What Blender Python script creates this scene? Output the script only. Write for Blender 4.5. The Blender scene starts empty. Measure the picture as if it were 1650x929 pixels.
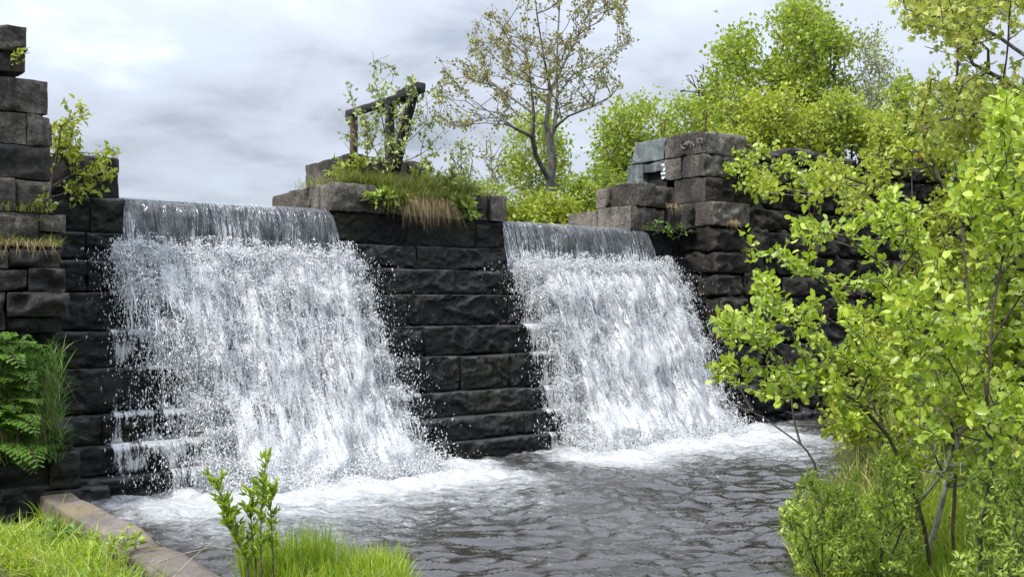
import bpy, math, numpy as np
from mathutils import Vector

# ------------------------------------------------------------------ camera, sky, sun, exposure
scene = bpy.context.scene
F, CX, HY, EYE = 1620.0, 825.0, 492.0, 2.2      # focal length (px), centre column, horizon row, eye height
cam_data = bpy.data.cameras.new("camera")
cam = bpy.data.objects.new("camera", cam_data)
scene.collection.objects.link(cam)
cam.location = (0, 0, EYE)
cam.rotation_euler = (math.pi / 2, 0, 0)
cam_data.sensor_width = 36
cam_data.lens = 36 * F / 1650
cam_data.shift_y = (HY - 464.5) / 1650
cam_data.clip_start = 0.05
cam_data.clip_end = 3000
scene.camera = cam

scene.view_settings.view_transform = 'Standard'
scene.view_settings.look = 'None'
scene.view_settings.exposure = 0.5
scene.view_settings.gamma = 1
scene.view_settings.use_curve_mapping = False

SUN = Vector((-0.46, -0.40, 0.79)).normalized()
world = bpy.data.worlds.new("World")
scene.world = world
world.use_nodes = True
wn, wl = world.node_tree.nodes, world.node_tree.links
wn.clear()
w_out = wn.new('ShaderNodeOutputWorld')
sky = wn.new('ShaderNodeTexSky')
sky.sky_type = 'NISHITA'
sky.sun_disc = False
sky.sun_elevation = math.asin(SUN.z)
sky.sun_rotation = math.atan2(SUN.x, SUN.y)
bg1 = wn.new('ShaderNodeBackground'); bg1.inputs[1].default_value = 0.11
wl.new(sky.outputs[0], bg1.inputs[0])
tc = wn.new('ShaderNodeTexCoord')
sep = wn.new('ShaderNodeSeparateXYZ'); wl.new(tc.outputs['Generated'], sep.inputs[0])
def wmath(op, a, b=None, c=None):
    m = wn.new('ShaderNodeMath'); m.operation = op
    for i, s in enumerate((a, b, c)):
        if s is None: continue
        if isinstance(s, (int, float)): m.inputs[i].default_value = s
        else: wl.new(s, m.inputs[i])
    return m.outputs[0]
zc = wmath('ADD', wmath('MAXIMUM', sep.outputs[2], 0.0), 0.16)
px_ = wmath('DIVIDE', sep.outputs[0], zc)
py_ = wmath('DIVIDE', sep.outputs[1], zc)
cmb = wn.new('ShaderNodeCombineXYZ'); wl.new(px_, cmb.inputs[0]); wl.new(py_, cmb.inputs[1])
def wnoise(scale, detail, rough, dist, off):
    mp = wn.new('ShaderNodeMapping'); mp.inputs['Location'].default_value = off
    mp.inputs['Scale'].default_value = (1.0, 0.8, 1)
    wl.new(cmb.outputs[0], mp.inputs[0])
    n = wn.new('ShaderNodeTexNoise'); n.inputs['Scale'].default_value = scale
    n.inputs['Detail'].default_value = detail; n.inputs['Roughness'].default_value = rough
    n.inputs['Distortion'].default_value = dist
    wl.new(mp.outputs[0], n.inputs['Vector']); return n.outputs[0]
n1 = wnoise(1.15, 6, 0.5, 0.25, (3.1, 1.7, 0))
n2 = wnoise(2.8, 6, 0.55, 0.4, (8.3, 4.4, 0))
dens = wmath('ADD', wmath('MULTIPLY', n1, 0.6), wmath('MULTIPLY', n2, 0.4))
ramp = wn.new('ShaderNodeValToRGB')
wl.new(dens, ramp.inputs[0])
cr = ramp.color_ramp
cr.elements[0].position = 0.36; cr.elements[0].color = (0.57, 0.615, 0.69, 1)
cr.elements[1].position = 0.63; cr.elements[1].color = (0.25, 0.28, 0.335, 1)
e = cr.elements.new(0.45); e.color = (0.42, 0.465, 0.545, 1)
e = cr.elements.new(0.55); e.color = (0.36, 0.39, 0.45, 1)
zen = wmath('ADD', 1.14, wmath('MULTIPLY', wmath('POWER', wmath('MAXIMUM', sep.outputs[2], 0.0), 2.0), 5.5))
bg2 = wn.new('ShaderNodeBackground'); wl.new(ramp.outputs[0], bg2.inputs[0]); wl.new(zen, bg2.inputs[1])
cover = wn.new('ShaderNodeMixShader'); cover.inputs[0].default_value = 0.93
wl.new(bg1.outputs[0], cover.inputs[1]); wl.new(bg2.outputs[0], cover.inputs[2])
wl.new(cover.outputs[0], w_out.inputs[0])

sun_data = bpy.data.lights.new("sun", 'SUN')
sun_data.energy = 3.6
sun_data.angle = math.radians(5)
sun_data.color = (1.0, 0.95, 0.86)
sun = bpy.data.objects.new("sun", sun_data)
scene.collection.objects.link(sun)
sun.rotation_euler = (-SUN).to_track_quat('-Z', 'Y').to_euler()

scene.cycles.max_bounces = 10
scene.cycles.transparent_max_bounces = 24
scene.cycles.transmission_bounces = 6
scene.cycles.diffuse_bounces = 3
scene.cycles.glossy_bounces = 4
scene.cycles.caustics_reflective = False
scene.cycles.caustics_refractive = False
scene.cycles.sample_clamp_indirect = 6
scene.cycles.use_denoising = True

# ------------------------------------------------------------------ frames and maths helpers
UX = np.array((0.7955, 0.606)); VX = np.array((-0.606, 0.7955)); A0 = np.array((-4.75, 11.57))
def W(u, v, z):
    u, v, z = np.broadcast_arrays(np.asarray(u, float), np.asarray(v, float), np.asarray(z, float))
    return np.stack([A0[0] + u * UX[0] + v * VX[0], A0[1] + u * UX[1] + v * VX[1], z], -1)
def UV(x, y):
    dx, dy = x - A0[0], y - A0[1]
    return dx * UX[0] + dy * UX[1], dx * VX[0] + dy * VX[1]
def PX(px, py, d):                              # point seen at that pixel at distance d
    px, py, d = np.broadcast_arrays(np.asarray(px, float), np.asarray(py, float), np.asarray(d, float))
    return np.stack([(px - CX) / F * d, d, EYE + (HY - py) / F * d], -1)

def _hash(ix, iy, iz, seed):
    h = (ix.astype(np.int64) * 374761393 + iy.astype(np.int64) * 668265263 + iz.astype(np.int64) * 2147483647 + seed * 1274126177) & 0xFFFFFFFF
    h = ((h ^ (h >> 13)) * 1274126177) & 0xFFFFFFFF
    h = ((h ^ (h >> 16)) * 2246822519) & 0xFFFFFFFF
    return ((h ^ (h >> 15)) & 0xFFFFFF) / float(0xFFFFFF)
def vnoise(p, seed=0):                          # smooth value noise, -1..1
    p = np.asarray(p, float); i = np.floor(p).astype(np.int64); f = p - i
    f = f * f * f * (f * (f * 6 - 15) + 10)
    r = 0
    for dx in (0, 1):
        for dy in (0, 1):
            for dz in (0, 1):
                w = (f[..., 0] if dx else 1 - f[..., 0]) * (f[..., 1] if dy else 1 - f[..., 1]) * (f[..., 2] if dz else 1 - f[..., 2])
                r = r + w * _hash(i[..., 0] + dx, i[..., 1] + dy, i[..., 2] + dz, seed)
    return r * 2 - 1
def fbm(p, octv=4, seed=0, gain=0.5, lac=2.03):
    r, a, s = 0, 1.0, 0
    for k in range(octv):
        r = r + a * vnoise(np.asarray(p) * lac ** k + 17.3 * k, seed + k * 7); s += a; a *= gain
    return r / s
def sstep(a, b, x):
    t = np.clip((x - a) / (b - a), 0, 1); return t * t * (3 - 2 * t)

class MB:                                        # collects vertices and faces of one mesh
    def __init__(s): s.v, s.f, s.n, s.mi = [], [], 0, []
    def add(s, verts, faces, mi=0):
        verts = np.asarray(verts, float).reshape(-1, 3)
        if not isinstance(faces, (list, tuple)): faces = [faces]
        for fa in faces:
            fa = np.asarray(fa, np.int64)
            if fa.size: s.f.append(fa + s.n); s.mi.append(np.full(len(fa), mi))
        s.v.append(verts); s.n += len(verts)

def build(name, mb, mat, parent=None, smooth=False, attrs=None, uv=None, origin=None):
    V = np.concatenate(mb.v)
    if parent is not None:
        off = np.array(parent['_w']); loc = (0, 0, 0)
    else:
        off = np.array(origin) if origin is not None else np.array([(V[:, 0].min() + V[:, 0].max()) / 2, (V[:, 1].min() + V[:, 1].max()) / 2, V[:, 2].min()])
        loc = tuple(off)
    me = bpy.data.meshes.new(name)
    me.vertices.add(len(V)); me.vertices.foreach_set('co', (V - off).astype(np.float32).ravel())
    loops = np.concatenate([f.ravel() for f in mb.f])
    tot = np.concatenate([np.full(len(f), f.shape[1]) for f in mb.f])
    start = np.concatenate([[0], np.cumsum(tot)[:-1]])
    me.loops.add(len(loops)); me.loops.foreach_set('vertex_index', loops.astype(np.int32))
    me.polygons.add(len(tot)); me.polygons.foreach_set('loop_start', start.astype(np.int32)); me.polygons.foreach_set('loop_total', tot.astype(np.int32))
    mats = mat if isinstance(mat, (list, tuple)) else [mat]
    for m in mats: me.materials.append(m)
    if len(mats) > 1: me.polygons.foreach_set('material_index', np.concatenate(mb.mi).astype(np.int32))
    if smooth: me.polygons.foreach_set('use_smooth', np.ones(len(tot), bool))
    me.update(calc_edges=True)
    if attrs:
        for k, a in attrs.items():
            at = me.attributes.new(k, 'FLOAT', 'POINT'); at.data.foreach_set('value', np.asarray(a, np.float32))
    if uv is not None:
        ul = me.uv_layers.new(name='UVMap'); ul.data.foreach_set('uv', np.asarray(uv, np.float32)[loops].ravel())
    o = bpy.data.objects.new(name, me); scene.collection.objects.link(o)
    o.location = loc
    if parent is not None: o.parent = parent
    o['_w'] = [float(q) for q in off]
    return o
def tag(o, label=None, cat=None, group=None, kind=None):
    for k, q in (('label', label), ('category', cat), ('group', group), ('kind', kind)):
        if q: o[k] = q
    return o
def empty(name, loc, label, cat, group=None):
    o = bpy.data.objects.new(name, None); scene.collection.objects.link(o)
    o.empty_display_size = 0.2
    o.location = tuple(float(q) for q in loc); o['_w'] = [float(q) for q in loc]
    return tag(o, label, cat, group)
def rng(s): return np.random.default_rng(s)

# ------------------------------------------------------------------ materials
def new_mat(name):
    m = bpy.data.materials.new(name); m.use_nodes = True
    nt = m.node_tree; nt.nodes.clear()
    out = nt.nodes.new('ShaderNodeOutputMaterial'); return m, nt, out
class N:
    def __init__(s, nt): s.nt = nt
    def node(s, t, **kw):
        n = s.nt.nodes.new(t)
        for k, q in kw.items(): setattr(n, k, q)
        return n
    def link(s, a, b): s.nt.links.new(a, b)
    def setin(s, n, key, q):
        if q is None: return
        if isinstance(q, bpy.types.NodeSocket): s.link(q, n.inputs[key])
        else: n.inputs[key].default_value = q
    def math(s, op, a, b=None, c=None, clamp=False):
        n = s.node('ShaderNodeMath', operation=op); n.use_clamp = clamp
        for i, q in enumerate((a, b, c)): s.setin(n, i, q)
        return n.outputs[0]
    def noise(s, vec, scale, detail=4, rough=0.5, dist=0.0, out=0):
        n = s.node('ShaderNodeTexNoise'); s.setin(n, 'Vector', vec)
        s.setin(n, 'Scale', scale); s.setin(n, 'Detail', detail); s.setin(n, 'Roughness', rough); s.setin(n, 'Distortion', dist)
        return n.outputs[out]
    def mapping(s, vec, scale=(1, 1, 1), loc=(0, 0, 0), rot=(0, 0, 0)):
        n = s.node('ShaderNodeMapping'); s.setin(n, 'Vector', vec)
        n.inputs['Scale'].default_value = scale; n.inputs['Location'].default_value = loc; n.inputs['Rotation'].default_value = rot
        return n.outputs[0]
    def ramp(s, fac, stops):
        n = s.node('ShaderNodeValToRGB'); s.setin(n, 0, fac); cr = n.color_ramp
        while len(cr.elements) < len(stops): cr.elements.new(0.5)
        for el, (p, c) in zip(cr.elements, stops):
            el.position = p; el.color = (*c, 1) if len(c) == 3 else c
        return n.outputs[0]
    def mix(s, fac, a, b):
        n = s.node('ShaderNodeMix', data_type='RGBA'); s.setin(n, 0, fac)
        for k, q in ((6, a), (7, b)):
            if isinstance(q, bpy.types.NodeSocket): s.link(q, n.inputs[k])
            else: n.inputs[k].default_value = (*q, 1) if len(q) == 3 else q
        return n.outputs[2]
    def bump(s, h, strength, dist, normal=None):
        n = s.node('ShaderNodeBump'); s.setin(n, 'Height', h); n.inputs['Strength'].default_value = strength
        n.inputs['Distance'].default_value = dist
        if normal is not None: s.link(normal, n.inputs['Normal'])
        return n.outputs[0]
    def pos(s): return s.node('ShaderNodeNewGeometry').outputs['Position']
    def island(s): return s.node('ShaderNodeNewGeometry').outputs['Random Per Island']

def g3(a): return (a, a, a)
def stone_mat(name, stops, rough=(0.75, 0.95), lichen=None, stain=None, bump=0.5, per_block=0.25, streak=None, spec=0.4, film=False):
    m, nt, out = new_mat(name); n = N(nt); P = n.pos()
    base = n.noise(P, 2.3, 6, 0.6, 0.3)
    fine = n.noise(P, 24, 8, 0.75)
    isl = n.island()
    f = n.math('ADD', n.math('MULTIPLY', base, 0.5), n.math('MULTIPLY', fine, 0.5))
    f = n.math('ADD', f, n.math('MULTIPLY', n.math('SUBTRACT', isl, 0.5), per_block))
    col = n.ramp(f, stops)
    if lichen:
        lf = n.noise(P, 5.5, 6, 0.7)
        col = n.mix(n.ramp(lf, [(lichen[1], g3(0)), (lichen[1] + 0.1, g3(lichen[2]))]), col, lichen[0])
    if streak:
        sf = n.noise(n.mapping(P, (7, 7, 0.7)), 1.0, 4, 0.6)
        col = n.mix(n.ramp(sf, [(0.5, g3(0)), (0.68, g3(streak[1]))]), col, streak[0])
    if stain:
        sf = n.noise(P, 1.3, 4, 0.6)
        col = n.mix(n.ramp(sf, [(0.5, g3(0)), (0.66, g3(stain[1]))]), col, stain[0])
    b = n.node('ShaderNodeBsdfPrincipled'); n.link(col, b.inputs['Base Color']); b.inputs['Specular IOR Level'].default_value = spec
    rr = n.node('ShaderNodeMapRange'); n.link(base, rr.inputs[0]); rr.inputs[1].default_value = 0.3; rr.inputs[2].default_value = 0.7
    rr.inputs[3].default_value = rough[0]; rr.inputs[4].default_value = rough[1]; rough_s = rr.outputs[0]
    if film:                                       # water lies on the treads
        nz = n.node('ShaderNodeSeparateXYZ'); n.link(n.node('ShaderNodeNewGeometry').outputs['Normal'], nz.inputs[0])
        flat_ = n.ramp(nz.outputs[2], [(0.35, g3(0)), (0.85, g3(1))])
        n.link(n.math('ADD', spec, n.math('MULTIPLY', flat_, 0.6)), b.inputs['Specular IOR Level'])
        n.link(n.mix(n.math('MULTIPLY', flat_, 0.7), col, (0.045, 0.05, 0.05)), b.inputs['Base Color'])   # wet highlight on the treads painted in as a paler base colour
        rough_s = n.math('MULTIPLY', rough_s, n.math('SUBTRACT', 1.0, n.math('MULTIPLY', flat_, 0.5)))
    n.link(rough_s, b.inputs['Roughness'])
    h1 = n.bump(n.noise(P, 7, 10, 0.68, 0.6), bump, 0.09)
    h2 = n.bump(n.noise(P, 45, 5, 0.75), bump, 0.014, h1)
    n.link(h2, b.inputs['Normal']); n.link(b.outputs[0], out.inputs[0]); return m
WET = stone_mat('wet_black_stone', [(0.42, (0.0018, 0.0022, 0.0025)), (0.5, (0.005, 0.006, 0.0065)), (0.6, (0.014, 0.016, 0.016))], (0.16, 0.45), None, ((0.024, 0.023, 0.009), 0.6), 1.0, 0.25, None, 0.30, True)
DRY = stone_mat('weathered_stone', [(0.38, (0.020, 0.016, 0.013)), (0.5, (0.075, 0.064, 0.052)), (0.61, (0.22, 0.195, 0.165))], (0.75, 0.95), ((0.14, 0.14, 0.11), 0.6, 0.5), ((0.02, 0.018, 0.016), 0.7), 0.9, 0.2, ((0.03, 0.026, 0.022), 0.7))
DARKSTONE = stone_mat('dark_mossy_stone', [(0.38, (0.004, 0.0035, 0.003)), (0.5, (0.018, 0.015, 0.012)), (0.62, (0.075, 0.064, 0.050))], (0.5, 0.85), ((0.05, 0.055, 0.02), 0.6, 0.5), ((0.008, 0.008, 0.007), 0.8), 0.8, 0.2)
PAINTED = stone_mat('blue_grey_painted_stone', [(0.36, (0.045, 0.05, 0.052)), (0.5, (0.095, 0.112, 0.116)), (0.62, (0.17, 0.195, 0.20))], (0.6, 0.85), ((0.24, 0.29, 0.285), 0.56, 0.7), None, 0.3, 0.15, ((0.18, 0.22, 0.22), 0.5))
CONC = stone_mat('weathered_concrete', [(0.3, (0.045, 0.038, 0.032)), (0.5, (0.12, 0.10, 0.085)), (0.7, (0.25, 0.215, 0.185))], (0.8, 0.95), ((0.12, 0.10, 0.08), 0.56, 0.6), ((0.24, 0.17, 0.08), 0.4), 0.5, 0)

def leaf_mat(name, stops, transl=(0.3, 0.42, 0.04), tf=0.38, rough=0.42, spec=0.4):
    m, nt, out = new_mat(name); n = N(nt)
    P = n.pos(); isl = n.island()
    f = n.math('ADD', n.math('MULTIPLY', isl, 0.7), n.math('MULTIPLY', n.noise(P, 1.6, 3), 0.45))
    col = n.ramp(f, stops)
    b = n.node('ShaderNodeBsdfPrincipled'); n.link(col, b.inputs['Base Color'])
    b.inputs['Roughness'].default_value = rough; b.inputs['Specular IOR Level'].default_value = spec
    t = n.node('ShaderNodeBsdfTranslucent'); n.link(n.mix(0.5, col, transl), t.inputs[0])
    mx = n.node('ShaderNodeMixShader'); mx.inputs[0].default_value = tf
    n.link(b.outputs[0], mx.inputs[1]); n.link(t.outputs[0], mx.inputs[2]); n.link(mx.outputs[0], out.inputs[0]); return m
ALDER = leaf_mat('alder_leaf', [(0.08, (0.08, 0.15, 0.012)), (0.5, (0.26, 0.37, 0.028)), (0.95, (0.47, 0.54, 0.065))], (0.42, 0.55, 0.04), 0.42, 0.36, 0.5)
BUSHL = leaf_mat('low_bush_leaf', [(0.1, (0.20, 0.30, 0.04)), (0.9, (0.42, 0.54, 0.10))], (0.4, 0.5, 0.08))
GREENL = leaf_mat('bright_green_leaf', [(0.1, (0.09, 0.15, 0.015)), (0.5, (0.20, 0.28, 0.028)), (0.9, (0.34, 0.40, 0.05))], (0.4, 0.5, 0.03), 0.42)
YELLOWL = leaf_mat('yellow_green_leaf', [(0.1, (0.11, 0.18, 0.018)), (0.5, (0.24, 0.33, 0.03)), (0.95, (0.42, 0.46, 0.06))], (0.5, 0.5, 0.04), 0.42)
OLIVEL = leaf_mat('young_maple_leaf', [(0.1, (0.15, 0.20, 0.025)), (0.5, (0.28, 0.34, 0.045)), (0.95, (0.42, 0.42, 0.09))], (0.5, 0.54, 0.07), 0.42)
REDL = leaf_mat('reddish_bud_leaf', [(0.1, (0.23, 0.11, 0.07)), (0.35, (0.24, 0.18, 0.07)), (0.6, (0.22, 0.25, 0.06)), (0.95, (0.32, 0.38, 0.09))], (0.4, 0.34, 0.1), 0.3)
PALEL = leaf_mat('pale_sapling_leaf', [(0.1, (0.15, 0.20, 0.05)), (0.9, (0.34, 0.40, 0.12))], (0.36, 0.38, 0.14), 0.3)
FERNL = leaf_mat('fern_leaf', [(0.1, (0.05, 0.12, 0.02)), (0.9, (0.13, 0.24, 0.035))], (0.2, 0.36, 0.04), 0.3)
GRASS = leaf_mat('lush_grass', [(0.1, (0.05, 0.11, 0.012)), (0.45, (0.17, 0.29, 0.022)), (0.95, (0.42, 0.47, 0.06))], (0.45, 0.58, 0.03), 0.42, 0.4)
MOSSG = leaf_mat('ledge_grass', [(0.1, (0.06, 0.10, 0.012)), (0.6, (0.17, 0.22, 0.035)), (0.95, (0.36, 0.34, 0.12))], (0.3, 0.33, 0.06), 0.35, 0.6, 0.2)
STRAW = leaf_mat('dead_straw', [(0.1, (0.20, 0.14, 0.06)), (0.9, (0.44, 0.35, 0.20))], (0.4, 0.3, 0.15), 0.2, 0.7, 0.2)

def bark_mat(name, a, b_, scale=14):
    m, nt, out = new_mat(name); n = N(nt); P = n.pos()
    f = n.noise(n.mapping(P, (1, 1, 0.35)), scale, 6, 0.65)
    b = n.node('ShaderNodeBsdfPrincipled'); n.link(n.ramp(f, [(0.35, a), (0.65, b_)]), b.inputs['Base Color']); b.inputs['Roughness'].default_value = 0.85
    n.link(n.bump(f, 0.6, 0.02), b.inputs['Normal']); n.link(b.outputs[0], out.inputs[0]); return m
BARK = bark_mat('grey_bark', (0.05, 0.045, 0.04), (0.17, 0.16, 0.145))
TWIG = bark_mat('dark_twig_bark', (0.03, 0.022, 0.016), (0.11, 0.09, 0.07), 40)
PALEBARK = bark_mat('pale_grey_bark', (0.14, 0.13, 0.11), (0.36, 0.34, 0.30), 20)
BIRCH = bark_mat('birch_bark', (0.35, 0.34, 0.31), (0.62, 0.61, 0.57), 20)
WOOD = bark_mat('charred_timber', (0.004, 0.004, 0.004), (0.018, 0.016, 0.014), 20)
WOODB = bark_mat('brown_timber', (0.03, 0.018, 0.012), (0.11, 0.065, 0.045), 20)
RUST = bark_mat('rusty_iron', (0.03, 0.014, 0.010), (0.10, 0.042, 0.026), 30)

def soil_mat():
    m, nt, out = new_mat('dark_soil'); n = N(nt); P = n.pos()
    f = n.noise(P, 3, 8, 0.65)
    col = n.ramp(f, [(0.3, (0.012, 0.010, 0.007)), (0.5, (0.03, 0.027, 0.014)), (0.7, (0.06, 0.06, 0.022))])
    b = n.node('ShaderNodeBsdfPrincipled'); n.link(col, b.inputs['Base Color']); b.inputs['Roughness'].default_value = 0.95
    n.link(n.bump(n.noise(P, 25, 6, 0.7), 0.8, 0.04), b.inputs['Normal']); n.link(b.outputs[0], out.inputs[0]); return m
SOIL = soil_mat()

def foam_bsdf(n, normal=None, a=1.0):
    d = n.node('ShaderNodeBsdfPrincipled'); d.inputs['Base Color'].default_value = (0.80 * a, 0.81 * a, 0.82 * a, 1)
    d.inputs['Roughness'].default_value = 0.35; d.inputs['Specular IOR Level'].default_value = 0.5
    t = n.node('ShaderNodeBsdfTranslucent'); t.inputs[0].default_value = (0.80 * a, 0.82 * a, 0.84 * a, 1)
    if normal is not None: n.link(normal, d.inputs['Normal']); n.link(normal, t.inputs['Normal'])
    mx = n.node('ShaderNodeMixShader'); mx.inputs[0].default_value = 0.35
    n.link(d.outputs[0], mx.inputs[1]); n.link(t.outputs[0], mx.inputs[2]); return mx.outputs[0]
def drop_mat():
    m, nt, out = new_mat('water_droplet'); n = N(nt); n.link(foam_bsdf(n), out.inputs[0]); return m
DROP = drop_mat()
def curtain_mat():                                # the clear sheet falling over the crest, streaked with air
    m, nt, out = new_mat('falling_water_sheet'); n = N(nt)
    uvn = n.node('ShaderNodeUVMap').outputs[0]
    cov = n.node('ShaderNodeAttribute', attribute_name='cov').outputs['Fac']
    wob = n.noise(n.mapping(uvn, (3, 1.2, 1)), 1.0, 2, 0.5, 0, 1)
    vec = n.node('ShaderNodeVectorMath', operation='MULTIPLY_ADD'); n.link(wob, vec.inputs[0]); vec.inputs[1].default_value = (0.10, 0.1, 0); n.link(uvn, vec.inputs[2])
    s1 = n.noise(n.mapping(vec.outputs[0], (13, 0.9, 1)), 1.0, 3, 0.55, 0.2)
    s2 = n.noise(n.mapping(vec.outputs[0], (30, 2.6, 1), (5, 3, 0)), 1.0, 3, 0.6, 0.6)
    s3 = n.noise(n.mapping(uvn, (44, 16, 1)), 1.0, 2, 0.6, 0.5)
    sm = n.math('ADD', n.math('MULTIPLY', s1, 0.5), n.math('MULTIPLY', s2, 0.5))
    ridge = n.math('SUBTRACT', 1.0, n.math('MULTIPLY', n.math('ABSOLUTE', n.math('SUBTRACT', sm, 0.5)), 14.0), clamp=True)
    brk = n.ramp(n.math('ADD', n.math('MULTIPLY', s3, 0.6), n.math('MULTIPLY', cov, 0.5)), [(0.42, g3(0.15)), (0.62, g3(1))])
    fac = n.math('MULTIPLY', n.math('POWER', ridge, 1.6), brk, clamp=True)
    ex = n.math('MULTIPLY', n.math('SUBTRACT', n.math('ADD', n.math('MULTIPLY', s3, 0.9), cov), 1.25), 3.0, clamp=True)
    fac = n.math('MAXIMUM', fac, ex)
    nrm = n.bump(n.math('ADD', s1, n.math('MULTIPLY', s2, 0.6)), 0.9, 0.05)
    tr = n.node('ShaderNodeBsdfTransparent'); tr.inputs[0].default_value = (0.86, 0.89, 0.92, 1)
    gl = n.node('ShaderNodeBsdfGlossy'); gl.inputs['Roughness'].default_value = 0.12; n.link(nrm, gl.inputs['Normal'])
    df = n.node('ShaderNodeBsdfDiffuse'); df.inputs[0].default_value = (0.5, 0.54, 0.58, 1)
    mg = n.node('ShaderNodeMixShader'); mg.inputs[0].default_value = 0.5; n.link(gl.outputs[0], mg.inputs[1]); n.link(df.outputs[0], mg.inputs[2])
    film = n.node('ShaderNodeMixShader'); film.inputs[0].default_value = 0.09
    n.link(tr.outputs[0], film.inputs[1]); n.link(mg.outputs[0], film.inputs[2])
    mx = n.node('ShaderNodeMixShader'); n.link(fac, mx.inputs[0]); n.link(film.outputs[0], mx.inputs[1]); n.link(foam_bsdf(n, nrm), mx.inputs[2])
    n.link(mx.outputs[0], out.inputs[0]); return m
CURTAIN = curtain_mat()
def white_mat():                                  # broken white water, gaps where it tears apart
    m, nt, out = new_mat('white_water'); n = N(nt)
    uvn = n.node('ShaderNodeUVMap').outputs[0]
    cov = n.node('ShaderNodeAttribute', attribute_name='cov').outputs['Fac']
    a = n.noise(n.mapping(uvn, (13, 2.2, 1)), 1.0, 5, 0.62, 0.6)
    b_ = n.noise(n.mapping(uvn, (26, 6, 1), (4, 9, 0)), 1.0, 5, 0.7, 1.0)
    c = n.noise(n.mapping(uvn, (55, 30, 1), (1, 2, 0)), 1.0, 2, 0.6, 0.4)
    s = n.math('ADD', n.math('MULTIPLY', a, 0.95), n.math('ADD', n.math('MULTIPLY', b_, 0.75), n.math('MULTIPLY', c, 0.55)))
    fac = n.math('MULTIPLY', n.math('SUBTRACT', n.math('ADD', s, cov), 1.64), 4.6, clamp=True)
    fac = n.math('MULTIPLY', fac, 0.97)
    nrm = n.bump(n.math('ADD', b_, n.math('MULTIPLY', c, 0.6)), 0.7, 0.05)
    tr = n.node('ShaderNodeBsdfTransparent')
    mx = n.node('ShaderNodeMixShader'); n.link(fac, mx.inputs[0]); n.link(tr.outputs[0], mx.inputs[1]); n.link(foam_bsdf(n, nrm), mx.inputs[2])
    n.link(mx.outputs[0], out.inputs[0]); return m
WHITE = white_mat()
def pool_mat(foamy=True):
    m, nt, out = new_mat('pool_water'); n = N(nt); P = n.pos()
    b = n.node('ShaderNodeBsdfPrincipled'); b.inputs['Base Color'].default_value = (0.014, 0.011, 0.007, 1)
    b.inputs['Roughness'].default_value = 0.06; b.inputs['IOR'].default_value = 1.36
    b.inputs['Specular IOR Level'].default_value = 1.0
    Pa = n.mapping(P, (0.6, 1.5, 1)); n1 = n.noise(Pa, 9, 4, 0.6, 0.5); n2 = n.noise(Pa, 30, 3, 0.6)
    nb = n.bump(n.math('ADD', n1, n.math('MULTIPLY', n2, 0.2)), 0.35, 0.03)
    n.link(nb, b.inputs['Normal'])
    if not foamy: n.link(b.outputs[0], out.inputs[0]); return m
    fo = n.node('ShaderNodeAttribute', attribute_name='foam').outputs['Fac']
    Ps = n.mapping(P, (0.6, 1.3, 1)); f1 = n.noise(Ps, 5, 6, 0.72, 1.2); f2 = n.noise(Ps, 20, 4, 0.7, 0.8)
    s = n.math('ADD', n.math('MULTIPLY', f1, 0.8), n.math('MULTIPLY', f2, 0.7))
    n.link(n.mix(n.math('MULTIPLY', n.math('POWER', fo, 1.8), 1.1, clamp=True), (0.012, 0.008, 0.004), (0.18, 0.195, 0.20)), b.inputs['Base Color'])
    fac = n.math('MULTIPLY', n.math('SUBTRACT', n.math('ADD', s, fo), 1.12), 2.2, clamp=True)
    fleck = n.ramp(n.noise(Ps, 26, 4, 0.72, 1.0), [(0.61, g3(0)), (0.67, g3(0.9))])
    patch = n.ramp(n.noise(P, 0.9, 4, 0.6), [(0.42, g3(0)), (0.62, g3(1))])
    fac = n.math('MAXIMUM', fac, n.math('MULTIPLY', n.math('MULTIPLY', fleck, patch), n.math('MULTIPLY', fo, 3.0, clamp=True)))
    fac = n.math('MULTIPLY', fac, 0.85)
    mx = n.node('ShaderNodeMixShader'); n.link(fac, mx.inputs[0]); n.link(b.outputs[0], mx.inputs[1]); n.link(foam_bsdf(n, nb, 0.82), mx.inputs[2])
    n.link(mx.outputs[0], out.inputs[0]); return m
POOL = pool_mat(True); STILL = pool_mat(False); STILL.name = 'still_water'
def flat_mat(name, col, rough=0.8):
    m, nt, out = new_mat(name); n = N(nt)
    b = n.node('ShaderNodeBsdfPrincipled'); f = n.noise(n.pos(), 60, 3, 0.7)
    n.link(n.ramp(f, [(0.3, tuple(c * 0.5 for c in col)), (0.6, col)]), b.inputs['Base Color']); b.inputs['Roughness'].default_value = rough
    n.link(b.outputs[0], out.inputs[0]); return m
CHALK = flat_mat('chalk_scratch', (0.14, 0.13, 0.12))
PAINTW = flat_mat('pale_paint', (0.45, 0.52, 0.52))

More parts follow.
